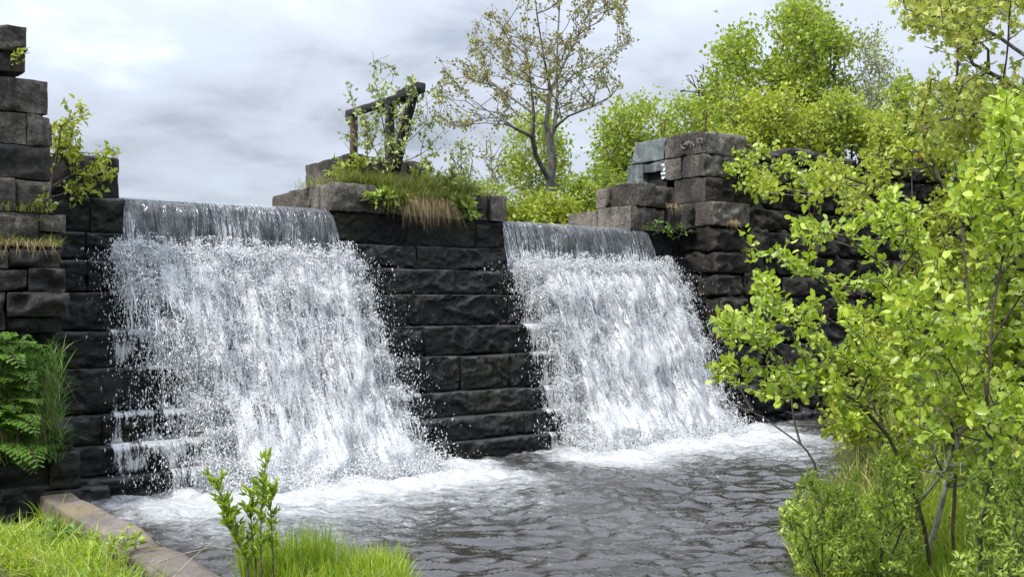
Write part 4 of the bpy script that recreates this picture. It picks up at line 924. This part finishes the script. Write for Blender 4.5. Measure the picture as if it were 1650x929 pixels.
# overhanging young maple at the upper right
D = 11.0
plant('maple_tree', 'overhanging maple with drooping yellow olive leaves in the upper right corner', 'tree',
      [L((1760, 760, D), (1745, 500, D), (1720, 250, D), (1690, 60, D), (1670, -60, D)), L((1722, 260, D), (1640, 200, D - .5), (1560, 185, D - .8), (1480, 200, D - 1)), L((1700, 120, D), (1610, 60, D + .5), (1530, 20, D + .8), (1470, 0, D + 1)),
       L((1712, 200, D), (1620, 130, D), (1540, 90, D), (1490, 75, D))],
      cloud([(1450, 0), (1440, -60), (1700, -60), (1700, 260), (1640, 235), (1590, 215), (1540, 230), (1470, 215), (1455, 170), (1480, 130), (1465, 90), (1492, 60), (1465, 30)], 430, 9.3, 12.6, 71, 0.3, 0.02),
      R=0.05, rt=0.003, nleaf=30, size=0.075, spread=0.07, bark=BARK, leaf=OLIVEL, shape='lobed', seed=71, bf=0.3, seg=0.2, up=0.2, along=3, flat=0.1, dirup=-0.9, droop=0.25, width=0.4)

# ------------------------------------------------------------------ plants on the masonry
D = 15.5
plant('sapling', 'leafy sapling growing through the timber gate frame on the pier', 'sapling',
      [np.array([W(4.7, 1.45, 3.95), W(4.65, 1.45, 4.4), W(4.62, 1.5, 5.0)]), np.array([W(4.9, 1.5, 3.95), W(4.95, 1.45, 4.6), W(5.05, 1.4, 5.2)]), np.array([W(4.7, 1.45, 4.2), W(4.4, 1.6, 4.8), W(4.2, 1.6, 5.2)]), np.array([W(4.65, 1.5, 4.9), W(4.5, 1.5, 5.5), W(4.42, 1.5, 6.1)])],
      np.concatenate([cloud([(548, 240), (546, 160), (560, 128), (598, 118), (600, 62), (618, 60), (630, 95), (662, 118), (690, 150), (700, 200), (690, 270), (620, 275), (585, 262)], 260, 14.6, 16.4, 81, 0.3, 0.05),
                      cloud([(682, 130), (700, 135), (722, 215), (715, 290), (680, 285)], 24, 14.8, 16, 82)]),
      R=0.018, rt=0.002, nleaf=9, size=0.085, spread=0.03, bark=TWIG, leaf=PALEL, shape='pointed', seed=81, bf=0.3, seg=0.14, up=0.8, along=3, dirup=-0.7, flat=0.2, width=0.3)
plant('shrub', 'yellow green shrub hanging off the ledge between left abutment and wide fall', 'shrub',
      [np.array([W(-0.25, 1.2, 3.65), W(-0.2, 1.15, 4.0), W(-0.15, 1.1, 4.4)]), np.array([W(-0.25, 1.2, 3.7), W(0.1, 1.05, 3.9), W(0.35, 1.0, 4.0)])],
      np.concatenate([cloud([(84, 300), (82, 190), (95, 178), (122, 200), (135, 240), (190, 265), (194, 300), (165, 325), (170, 342), (140, 345), (100, 325)], 150, 12.0, 13.2, 83, 0.3, 0.05), cloud([(92, 180), (112, 146), (148, 180), (140, 215), (188, 212), (196, 265), (120, 240)], 36, 12.2, 13.2, 84)]),
      R=0.022, rt=0.002, nleaf=10, size=0.085, spread=0.028, bark=TWIG, leaf=YELLOWL, shape='pointed', seed=83, bf=0.3, seg=0.12, up=0.2, along=3, dirup=-0.2, flat=0.4, width=0.3)
plant('sprig', 'tiny leafy sprig rooted in the topmost block of the left abutment', 'sprig', [L((22, 108, 11.15), (28, 96, 11.1))], cloud([(15, 100), (25, 80), (45, 70), (50, 84), (36, 104), (20, 108)], 14, 11.0, 11.25, 85),
      R=0.008, rt=0.002, nleaf=7, size=0.06, spread=0.018, bark=TWIG, leaf=YELLOWL, shape='pointed', seed=85, seg=0.06, trunk='stem', crown='leaves')
plant('creeping_shrub', 'leafy creeper trailing from the abutment top down over the rubble wall', 'creeper',
      [np.array([W(11.9, 0.9, 5.3), W(12.0, 0.45, 5.25), W(12.3, 0.1, 4.95), W(12.8, -0.05, 4.6)]), np.array([W(12.0, 0.45, 5.25), W(13.0, 0.2, 4.9), W(14.0, 0.0, 4.6), W(15.0, -0.1, 4.4)])],
      cloud([(1170, 275), (1185, 215), (1225, 225), (1300, 245), (1380, 265), (1400, 310), (1375, 345), (1320, 330), (1330, 380), (1290, 350), (1230, 320), (1180, 305)], 190, 17.6, 19.5, 86, 0.35, 0.03),
      R=0.03, rt=0.003, nleaf=11, size=0.105, spread=0.05, bark=TWIG, leaf=ALDER, shape='round', seed=86, bf=0.3, seg=0.18, up=0.0, along=3, flat=0.5, trunk='stem', crown='leaves')

def tuft(name, label, cat, pts, h, w_, mat, seed, kind=None, **kw):
    mb = MB(); blades(mb, pts, h, w_, rng(seed), **kw); return tag(build(name, mb, mat), label, cat, kind=kind)
r = rng(90)
def scatter(u0, u1, v0, v1, z, n_, rr): return W(rr.uniform(u0, u1, n_), rr.uniform(v0, v1, n_), z)
pts = np.concatenate([scatter(4.2, 6.0, 0.9, 1.5, 3.95, 2600, r), scatter(3.7, 5.6, 1.15, 1.5, 4.0, 1400, r), scatter(4.3, 5.8, 0.86, 0.98, 3.74, 2400, r), scatter(5.5, 6.3, 1.3, 2.6, 3.96, 300, r), scatter(3.6, 4.2, 1.6, 2.6, 3.98, 220, r)])
pts[:, 2] += 0.18 * np.abs(fbm(pts * 3, 2, 5)) - 0.03
tuft('grass', 'green grass growing on top of the pier between the falls', 'grass', pts, 0.27, 0.006, MOSSG, 91, 'stuff', lean=0.5, bend=0.7)
pts = np.concatenate([scatter(4.6, 5.4, 0.84, 0.93, 3.74, 900, r), scatter(4.3, 5.0, 0.86, 0.94, 3.8, 120, r)])
tuft('dead_grass', 'tangle of dead straw hanging over the front of the pier', 'grass', pts, 0.42, 0.004, STRAW, 92, 'stuff', lean=0.5, bend=1.3, d0=(0.5, -0.7, 0), segs=7, drop=1.0)
mb = MB()                                          # turf cushion that carries the pier grass
Ug, Tg = np.meshgrid(np.linspace(3.9, 6.1, 60), np.linspace(0, 1, 16))
hh = 0.16 + 0.12 * fbm(np.stack([Ug * 2, Tg * 2, Ug * 0], -1), 3, 7); win = np.clip(np.sin(np.pi * (Ug - 3.9) / 2.2), 0, 1) ** 0.5
mb.add(W(Ug, 0.9 + 0.65 * Tg - 0.03 * win, 3.72 + 0.42 * np.sin(np.pi * np.clip(Tg, 0, 1) * 0.6) * win + hh * 0.4 * win), grid_faces(*Ug.shape))
tag(build('turf_mound', mb, SOIL, smooth=True), 'mound of dark turf under the grass on the pier', 'turf', kind='structure')
for i, (u_, v_, z_, n_, sz, lab_, lf) in enumerate([(4.15, 0.9, 3.72, 70, 0.10, 'broad leafy weed on the left front edge of the pier', BUSHL), (5.75, 0.88, 3.62, 70, 0.10, 'leafy weed drooping over the right front edge of the pier', BUSHL), (5.1, 1.3, 4.05, 50, 0.13, 'large leaved weed at the foot of the gate frame', GREENL), (4.5, 0.86, 3.66, 90, 0.08, 'spreading weed hanging just right of the left front weed on the pier', MOSSG), (5.45, 0.86, 3.7, 90, 0.08, 'bushy weed in the middle of the right half of the pier front', MOSSG), (5.6, 1.1, 4.1, 70, 0.10, 'pale green weed standing in the grass right of the gate frame', PALEL), (3.95, 1.45, 4.2, 60, 0.09, 'yellow green weed against the upper left block of the pier', YELLOWL), (6.05, 1.1, 4.0, 60, 0.08, 'small weed at the right end of the pier grass', PALEL),
                                                    (10.0, 0.85, 3.55, 34, 0.08, 'small weed in the joint beside the narrow fall', FERNL), (10.45, 0.75, 3.5, 30, 0.08, 'small weed hanging below the squared blocks of the right abutment', FERNL), (-0.55, 0.05, 3.2, 46, 0.06, 'small green weed on the ledge of the left abutment', MOSSG)]):
    rr = rng(300 + i); c = W(u_, v_, z_); tips = c + rr.normal(0, 1, (n_ // 3, 3)) * np.array([0.16, 0.10, 0.08]) + np.array([0, 0, 0.12])
    plant('weed', lab_, 'weed', [np.array([c, c + np.array([0, 0, 0.06])])], tips, R=0.008, rt=0.002, nleaf=9, size=sz, spread=0.015, bark=TWIG, leaf=lf, shape='pointed', seed=310 + i, seg=0.05, along=2, trunk='stem', crown='leaves', flat=0.6, width=0.25, group='weeds rooted in the masonry')
pts = np.concatenate([scatter(-1.6, -0.4, 0.0, 0.2, 2.86, 700, r), scatter(-1.4, -0.5, 0.02, 0.15, 3.24, 120, r)])
tuft('grass', 'mossy grass on the ledge of the left abutment', 'grass', pts, 0.16, 0.005, MOSSG, 93, 'stuff', lean=0.6, bend=0.8)
pts = scatter(-1.6, -0.45, -0.06, 0.06, 2.86, 260, r)
tuft('dead_grass', 'pale dead straw hanging from the ledge of the left abutment', 'grass', pts, 0.26, 0.003, STRAW, 94, 'stuff', lean=0.8, bend=1.4, d0=(0.4, -0.8, 0), segs=6, drop=0.8)
for i, (u_, z_, lab_) in enumerate([(11.2, 3.7, 'dead straw tuft hanging below the large squared corner block'), (11.6, 3.2, 'drooping straw tuft in the joints under the squared corner block'), (10.35, 4.0, 'small straw tuft wedged between the tiers of the right abutment')]):
    tuft('straw_tuft', lab_, 'grass tuft', scatter(u_ - 0.15, u_ + 0.15, 0.12 if i < 2 else 0.8, 0.2 if i < 2 else 0.9, z_, 50, r), 0.28, 0.004, STRAW if i != 1 else MOSSG, 95 + i, lean=0.6, bend=1.2, d0=(0.4, -0.8, 0), segs=6, drop=0.8)

# fern-like plants on the left abutment
def fern(name, label, c, n_, Lf, seed, mat=FERNL, spread=(0.9, -0.4), bark=TWIG):
    r = rng(seed); root = empty(name, c, label, 'fern', 'ferns on the left abutment'); 
    for i in range(n_):
        st = MB(); lf = st
        an = r.uniform(-1.9, 1.2); el = r.uniform(0.1, 0.9); d = np.array([math.cos(an) * UX[0] - math.sin(an) * VX[0] * -1, math.cos(an) * UX[1] + math.sin(an) * VX[1] * -1, 0.0]); d = d * math.cos(el) + np.array([0, 0, math.sin(el)])
        if d[1] > 0.4: d[1] *= -1
        Ln = Lf * r.uniform(0.6, 1.1); t = np.linspace(0, 1, 9)[:, None]
        c0 = c + r.normal(0, 0.10, 3) * np.array([1, 0.4, 1])
        P_ = c0 + d * Ln * t + np.array([0, 0, -0.55]) * Ln * t ** 2
        tubes(st, P_[:-1], P_[1:], np.full(8, 0.004), np.full(8, 0.003), 4); st.mi[-1][:] = 1
        tg = np.gradient(P_, axis=0); tg /= np.linalg.norm(tg, axis=1, keepdims=True); sd_ = np.cross(tg, [0, 0, 1.0]); sd_ /= np.linalg.norm(sd_, axis=1, keepdims=True) + 1e-9
        for k in range(2, 9):
            for s_ in (-1, 1):
                pl = Ln * 0.42 * (1 - (k - 2) / 8.5) ; q0 = P_[k]; pd = sd_[k] * s_ + tg[k] * 0.5 + np.array([0, 0, -0.15])
                m_ = 5; tt = np.linspace(0.15, 1, m_)[:, None]; bs = q0 + pd * pl * tt * 0.8
                for s2 in (-1, 1):
                    leaves(lf, bs, np.tile(pd * 0.7 + s2 * tg[k] * 0.8, (m_, 1)), pl * 0.38, r, 'pointed', flat=0.85, width=0.32)
        build('frond', st, [mat, bark], root)
    return root
fern('fern', 'upper bright green fern on the left abutment beside the fall', W(-0.92, -0.22, 1.72), 11, 0.46, 401)
fern('fern', 'middle drooping fern at the left edge below the upper fern', W(-1.05, -0.3, 1.32), 10, 0.44, 402)
fern('fern', 'fern spreading right above the kerb corner on the left', W(-1.0, -0.5, 1.05), 12, 0.42, 404)
fern('fern', 'fern at the very edge of the picture beside the upper fern', W(-1.2, -0.3, 1.75), 12, 0.46, 405)
fern('fern', 'lowest small fern at the left edge near the kerb', W(-1.0, -0.4, 0.75), 9, 0.42, 403)
pts = np.concatenate([scatter(-1.3, -0.55, -0.42, -0.2, 1.35, 300, r), scatter(-1.3, -0.6, -0.45, -0.25, 0.95, 400, r)])
pts[:, 2] += r.uniform(-0.15, 0.1, len(pts))
tuft('dead_grass', 'brown hanging roots and dead grass under the ferns', 'grass', pts, 0.42, 0.004, STRAW, 99, 'stuff', lean=0.3, bend=1.2, d0=(0.3, -0.5, 0), segs=6, drop=0.9)
pts = scatter(-1.5, -0.5, -0.55, -0.2, 1.1, 2600, r); pts[:, 2] += r.uniform(-0.6, 0.55, len(pts))
tuft('grass', 'green grass hanging between the ferns on the left', 'grass', pts, 0.3, 0.006, FERNL, 98, 'stuff', lean=0.5, bend=1.3, segs=5)

# ------------------------------------------------------------------ foreground bank plants
def bankpts(n_, x0, x1, y0, y1, r, cond=None):
    p = np.stack([r.uniform(x0, x1, n_), r.uniform(y0, y1, n_)], 1)
    h = ground_h(p[:, 0], p[:, 1]); p = np.concatenate([p, h[:, None]], 1); u, v = UV(p[:, 0], p[:, 1])
    ok = (h > -0.2)
    if cond is not None: ok &= cond(p[:, 0], p[:, 1], u, v, h)
    return p[ok]
r = rng(120)
pts = bankpts(22000, -6.5, -1.6, 6.0, 9.7, r, lambda x, y, u, v, h: (u < -0.95) & (vnoise(np.stack([x * 2.4, y * 2.4, x * 0], -1), 3) > -0.25))
tuft('grass', 'lush bright grass left of the concrete kerb', 'grass', pts, 0.31, 0.0075, GRASS, 121, 'stuff', lean=0.7, bend=1.25, segs=6)
pts = bankpts(14000, -2.6, -0.5, 6.2, 8.6, r, lambda x, y, u, v, h: (u > -0.25) & (h > 0.0))
tuft('grass', 'dense bright grass clump at the pool edge around the willow shoots', 'grass', pts, 0.28, 0.0055, GRASS, 122, 'stuff', lean=0.3, bend=0.35)
pts = bankpts(22000, 1.2, 6.5, 5.5, 9.6, r, lambda x, y, u, v, h: (h > 0.02) & (vnoise(np.stack([x * 2, y * 2, x * 0], -1), 4) > -0.5))
tuft('grass', 'grass on the right bank under the alder shrubs', 'grass', pts, 0.32, 0.006, GRASS, 123, 'stuff', lean=0.5, bend=0.8)
pts = bankpts(9000, 2.8, 7.5, 9, 18, r, lambda x, y, u, v, h: h > 0.0)
tuft('grass', 'green bank grass at the far end of the right bank', 'grass', pts, 0.45, 0.008, MOSSG, 127, 'stuff', lean=0.7, bend=0.9)
pts = bankpts(500, 2.0, 8, 8, 16, r, lambda x, y, u, v, h: h > 0.02)
tuft('dead_grass', 'brown dead stalks on the right bank below the shrubs', 'grass', pts, 0.4, 0.006, STRAW, 124, 'stuff', lean=0.8, bend=0.9)
pts = bankpts(900, -6.5, -0.6, 6.0, 9.7, r, lambda x, y, u, v, h: ((u < -0.85) | (u > -0.2)) & (h > 0))
tuft('dead_grass', 'scattered dry blades among the green bank grass', 'grass', pts, 0.42, 0.004, STRAW, 125, 'stuff', lean=0.9, bend=1.2, segs=6)
pts = bankpts(2600, -2.3, -1.3, 7.2, 8.4, r, lambda x, y, u, v, h: (u > -0.25) & (h > 0))
tuft('grass', 'taller grass hugging the foot of the willow shoots', 'grass', pts, 0.42, 0.006, GRASS, 126, 'stuff', lean=0.25, bend=0.3)
for i, (px_b, pts_, d, lab_) in enumerate([(375, [(400, 905), (372, 850), (358, 805), (345, 772)], 7.0, 'left leaning willow shoot with bright leaves at the pool edge'), (420, [(420, 900), (420, 850), (423, 800), (428, 742)], 6.9, 'tall upright willow shoot with bright leaves at the pool edge'), (432, [(440, 905), (438, 860), (436, 815), (440, 785)], 7.05, 'shorter willow shoot just right of the tall upright one'), (410, [(412, 900), (406, 860), (404, 820), (408, 790)], 7.1, 'short willow shoot just left of the tall upright one'), (360, [(398, 905), (388, 870), (370, 840), (362, 800)], 7.1, 'smallest willow shoot hugging the left leaning one')]):
    sk = L(*[(x, y, d) for x, y in pts_]); root_p = sk[0].copy(); root_p[2] = 0.12; sk = np.concatenate([[root_p], sk])
    rr = rng(500 + i); k = 80; t = rr.uniform(0.15, 1, k) ** 0.8; seglen = np.linspace(0, 1, len(sk))
    basep = np.stack([np.interp(t, seglen, sk[:, j]) for j in range(3)], 1)
    sub = np.stack([np.interp(np.linspace(0, 1, 20), seglen, sk[:, j]) for j in range(3)], 1)
    rt_ = empty('willow_shoot', sk[0], lab_, 'shoot', 'willow shoots at the pool edge')
    mb = MB(); rad = np.linspace(0.008, 0.002, 20); tubes(mb, sub[:-1], sub[1:], rad[:-1], rad[1:], 6)
    dr = rr.standard_normal((k, 3)) * np.array([1, 1, 0.2]); dr /= np.linalg.norm(dr, axis=1, keepdims=True); dr = dr * 0.75 + np.array([0, 0, 0.85])
    tw = basep + dr * 0.05; tubes(mb, basep[::3], tw[::3], np.full(len(tw[::3]), 0.0025), np.full(len(tw[::3]), 0.0015), 4)
    build('stem', mb, TWIG, rt_, smooth=True)
    mb = MB(); leaves(mb, np.concatenate([basep, tw[::3], tw[::3], tw[::3]]), np.concatenate([dr] + [dr[::3] + rr.normal(0, .4, dr[::3].shape) for _ in range(3)]), 0.068, rr, 'pointed', flat=0.3, width=0.17)
    build('leaves', mb, GRASS, rt_)

pts = np.concatenate([W(r.normal(-0.80, 0.05, 700), r.uniform(-8.5, -0.9, 700), 0.0), W(r.normal(-0.30, 0.035, 160), r.uniform(-8.0, -5.2, 160), 0.02)])
tuft('grass', 'grass leaning over both edges of the concrete kerb', 'grass', pts, 0.30, 0.006, GRASS, 128, 'stuff', lean=0.9, bend=1.1, segs=5)
pts = W(r.normal(-0.28, 0.10, 260), r.normal(-5.55, 0.10, 260), 0.05)
tuft('grass_tuft', 'small grass tuft at the water side of the kerb near the willow shoots', 'grass tuft', pts, 0.24, 0.005, GRASS, 129, lean=0.7, bend=0.8)
for i, (x, y, lab_) in enumerate([(-3.9, 8.7, 'broad leaved weed in the grass beside the kerb, leftmost of the bank weeds'), (-3.25, 8.2, 'broad leaved weed in the grass close to the lower end of the kerb'), (-1.15, 7.75, 'broad leaved weed at the right end of the grass clump by the willow shoots'), (1.75, 7.9, 'broad leaved weed at the water edge under the low bushes')]):
    rr = rng(700 + i); c = np.array([x, y, float(ground_h(np.array(x), np.array(y))) + 0.02]); tips = c + rr.normal(0, 1, (16, 3)) * np.array([0.12, 0.12, 0.05]) + np.array([0, 0, 0.16])
    plant('weed', lab_, 'weed', [np.array([c, c + np.array([0, 0, 0.06])])], tips, R=0.006, rt=0.002, nleaf=8, size=0.075, spread=0.012, bark=TWIG, leaf=[FERNL, BUSHL][i % 2], shape='pointed', seed=710 + i, seg=0.05, along=2, trunk='stem', crown='leaves', flat=0.6, width=0.3, group='broad leaved weeds on the banks')
# alder shrubs on the right
GA = 'alder shrubs on the right bank'
D = 6.6
A1 = [(1135, 610), (1150, 585), (1180, 560), (1150, 520), (1160, 475), (1205, 440), (1265, 430), (1285, 470), (1330, 480), (1400, 500), (1440, 560), (1430, 640), (1400, 690), (1330, 690), (1290, 650), (1230, 645), (1180, 620)]
plant('alder_shrub', 'alder shrub whose leafy branches reach furthest left over the pool', 'shrub',
      [L((1500, 915, 6.7), (1490, 850, 6.7), (1470, 780, 6.65), (1430, 700, 6.6), (1380, 645, 6.5), (1300, 600, 6.4), (1250, 560, 6.3), (1215, 520, 6.3)), L((1455, 745, 6.6), (1410, 660, 6.9), (1390, 600, 7.0), (1395, 540, 7)),
       L((1300, 600, 6.4), (1240, 590, 6.4), (1180, 590, 6.4))],
      cloud(A1, 500, 5.7, 7.5, 131, 0.7, 0.035), R=0.014, rt=0.0014, nleaf=16, rp=0.42, size=0.056, spread=0.018, dirup=0.35, bark=TWIG, leaf=ALDER, shape='round', group=GA, seed=131, bf=0.35, seg=0.09, up=0.2, along=4, flat=0.55, width=0.29, fold=0.1)
A2 = [(1190, 330), (1215, 385), (1240, 365), (1290, 340), (1350, 350), (1380, 300), (1440, 290), (1480, 330), (1520, 400), (1500, 500), (1440, 560), (1380, 520), (1330, 480), (1270, 440), (1215, 430), (1200, 390)]
plant('alder_shrub', 'alder shrub with airy branches crossing in front of the rubble wall', 'shrub',
      [L((1540, 925, 7.3), (1535, 850, 7.3), (1540, 760, 7.3), (1530, 640, 7.3), (1490, 520, 7.2), (1430, 430, 7.1), (1360, 380, 7.0), (1290, 370, 6.9)), L((1500, 545, 7.2), (1400, 480, 7.2), (1310, 440, 7.2), (1240, 410, 7.2)), L((1490, 520, 7.2), (1470, 400, 7.4), (1420, 320, 7.5))],
      cloud(A2, 430, 6.3, 8.2, 132, 0.9, 0.035), R=0.014, rt=0.0014, nleaf=15, rp=0.42, size=0.058, spread=0.018, dirup=0.35, bark=TWIG, leaf=ALDER, shape='round', group=GA, seed=132, bf=0.35, seg=0.09, up=0.2, along=4, flat=0.55, width=0.29, fold=0.1)
A3 = [(1440, 560), (1430, 480), (1500, 440), (1520, 340), (1560, 260), (1600, 160), (1660, 130), (1700, 200), (1700, 700), (1640, 760), (1560, 740), (1480, 700), (1430, 640)]
plant('alder_shrub', 'tall dense alder shrub with big bright leaves at the right edge', 'shrub',
      [L((1580, 935, 6.0), (1580, 850, 6.0), (1600, 760, 6.0), (1590, 640, 5.9), (1600, 500, 5.9), (1630, 330, 5.9), (1650, 200, 5.9)), L((1598, 700, 5.95), (1540, 600, 5.8), (1500, 520, 5.7)), L((1600, 560, 5.9), (1660, 450, 5.7), (1680, 330, 5.6)), L((1595, 640, 5.9), (1560, 480, 6.1), (1550, 360, 6.2))],
      cloud(A3, 860, 4.9, 7.2, 133, 0.7, 0.03), R=0.014, rt=0.0014, nleaf=17, rp=0.42, size=0.060, spread=0.024, bark=TWIG, leaf=ALDER, shape='round', group=GA, seed=133, bf=0.35, seg=0.09, up=0.2, along=4, flat=0.5, width=0.30, fold=0.1)
A5 = [(1180, 250), (1240, 255), (1330, 250), (1420, 240), (1500, 220), (1600, 260), (1690, 300), (1690, 520), (1560, 520), (1470, 400), (1380, 350), (1300, 320), (1220, 310)]
plant('wild_shrub', 'fine leaved shrub spreading between the rubble wall and the alders', 'shrub',
      [L((1640, 830, 10.5), (1620, 600, 10.5), (1560, 420, 10.5), (1470, 320, 10.5), (1360, 285, 10.3)), L((1600, 520, 10.5), (1640, 400, 10.5), (1660, 330, 10.5)), L((1560, 420, 10.5), (1520, 300, 10.8), (1500, 250, 11))],
      cloud(A5, 560, 9.6, 11.8, 135, 0.6, 0.03), R=0.035, rt=0.002, nleaf=18, size=0.075, spread=0.04, bark=TWIG, leaf=YELLOWL, shape='pointed', seed=135, bf=0.35, seg=0.13, up=0.2, along=4, flat=0.5)
A4 = [(1400, 700), (1430, 600), (1520, 560), (1620, 620), (1690, 700), (1690, 860), (1600, 800), (1500, 760), (1440, 760)]
plant('alder_shrub', 'lower alder shrub with crooked grey stems near the right corner', 'shrub',
      [L((1480, 930, 7.4), (1468, 850, 7.4), (1475, 815, 7.4), (1520, 760, 7.4), (1545, 715, 7.4), (1540, 640, 7.4)), L((1500, 930, 7.5), (1508, 850, 7.5), (1530, 760, 7.5), (1548, 690, 7.5)), L((1468, 850, 7.4), (1455, 790, 7.3), (1440, 730, 7.2))],
      cloud(A4, 620, 6.3, 8.2, 134, 0.3, 0.02), R=0.026, rt=0.0016, nleaf=18, size=0.056, spread=0.018, dirup=0.35, bark=PALEBARK, leaf=ALDER, shape='round', group=GA, seed=134, bf=0.35, seg=0.09, up=0.2, along=4, flat=0.55, width=0.29)
# low bushes with small leaves
GB = 'low small-leaved bushes on the right bank'
for i, (poly, d, n_, base, lab_) in enumerate([([(1255, 890), (1255, 830), (1285, 790), (1310, 745), (1345, 750), (1370, 800), (1400, 860), (1390, 920), (1280, 920)], 7.0, 130, (1325, 935), 'low small leaved bush at the water edge on the right bank'),
                                               ([(1350, 920), (1350, 820), (1380, 750), (1430, 720), (1480, 760), (1490, 860), (1480, 930)], 6.8, 130, (1420, 940), 'low small leaved bush beside the crooked grey stems'),
                                               ([(1540, 930), (1540, 800), (1580, 740), (1640, 720), (1700, 760), (1700, 930)], 6.0, 150, (1620, 950), 'low small leaved bush in the bottom right corner')]):
    plant('low_bush', lab_, 'bush', [L((base[0], base[1], d), (base[0], base[1] - 60, d)), L((base[0], base[1], d), (base[0] - 35, base[1] - 90, d)), L((base[0], base[1], d), (base[0] + 35, base[1] - 90, d))],
          cloud(poly, int(n_ * 1.9), d - 0.6, d + 0.6, 140 + i, 0.15, 0.03), R=0.012, rt=0.0014, nleaf=32, size=0.042, spread=0.014, bark=TWIG, leaf=BUSHL, shape='pointed', group=GB, seed=140 + i, bf=0.3, seg=0.06, up=0.7, along=4, dirup=0.5, flat=0.3, width=0.22)
# brush filling the bank behind them
for i, (poly, d, n_, base, lf, lab_) in enumerate([([(1330, 700), (1340, 600), (1400, 520), (1480, 560), (1500, 720)], 12.5, 110, (1420, 780), YELLOWL, 'brushy shrub at the far end of the right bank by the wall'),
                                                   ([(1460, 700), (1440, 480), (1500, 350), (1580, 330), (1600, 500), (1600, 720)], 11, 200, (1530, 800), YELLOWL, 'tall yellowish brush behind the alder shrubs'),
                                                   ([(1570, 720), (1560, 420), (1600, 300), (1700, 260), (1720, 720)], 9.5, 240, (1640, 800), GREENL, 'dense green brush behind the rightmost alder')]):
    plant('brush_shrub', lab_, 'shrub', [L((base[0], base[1], d), (base[0], base[1] - 150, d))], cloud(poly, int(n_ * 1.8), d - 1, d + 1, 150 + i, 0.3, 0.02),
          R=0.04, rt=0.002, nleaf=28, size=0.09, spread=0.06, bark=TWIG, leaf=lf, shape='quad', group='brush behind the alders', seed=150 + i, bf=0.3, seg=0.15, up=0.4, along=3)
# leafless branch leaning over the pool
mb = MB()
for pl in [[(1312, 745, 8.4), (1300, 725, 8.4), (1290, 715, 8.4), (1255, 690, 8.5), (1230, 672, 8.5), (1210, 662, 8.5), (1160, 645, 8.6)], [(1290, 715, 8.4), (1280, 680, 8.4), (1275, 640, 8.4), (1272, 600, 8.3), (1262, 570, 8.3)], [(1212, 663, 8.5), (1195, 630, 8.5), (1188, 622, 8.5), (1175, 626, 8.5)]]:
    q = L(*pl); t = np.linspace(0, 1, 26); s = np.linspace(0, 1, len(q)); pp = np.stack([np.interp(t, s, q[:, j]) for j in range(3)], 1)
    rad = np.linspace(0.011, 0.004, 26); tubes(mb, pp[:-1], pp[1:], rad[:-1], rad[1:], 6)
q0 = PX(1312, 745, 8.4); g0 = q0.copy(); g0[2] = 0.0; g0[0] += 0.15
tubes(mb, g0[None], q0[None], np.array([0.014]), np.array([0.011]), 6)
tag(build('bare_branch', mb, TWIG, smooth=True), 'bare leafless branch reaching out over the pool beside the narrow fall', 'branch')
mb = MB(); q = L((228, 925, 7.2), (255, 905, 7.2), (300, 890, 7.1), (345, 880, 7.1), (375, 884, 7.0)); tubes(mb, q[:-1], q[1:], np.full(4, 0.004), np.full(4, 0.003), 5)
tag(build('fallen_twig', mb, PALEBARK), 'thin pale twig lying across the end of the kerb', 'twig')

for o in bpy.data.objects:
    if '_w' in o: del o['_w']
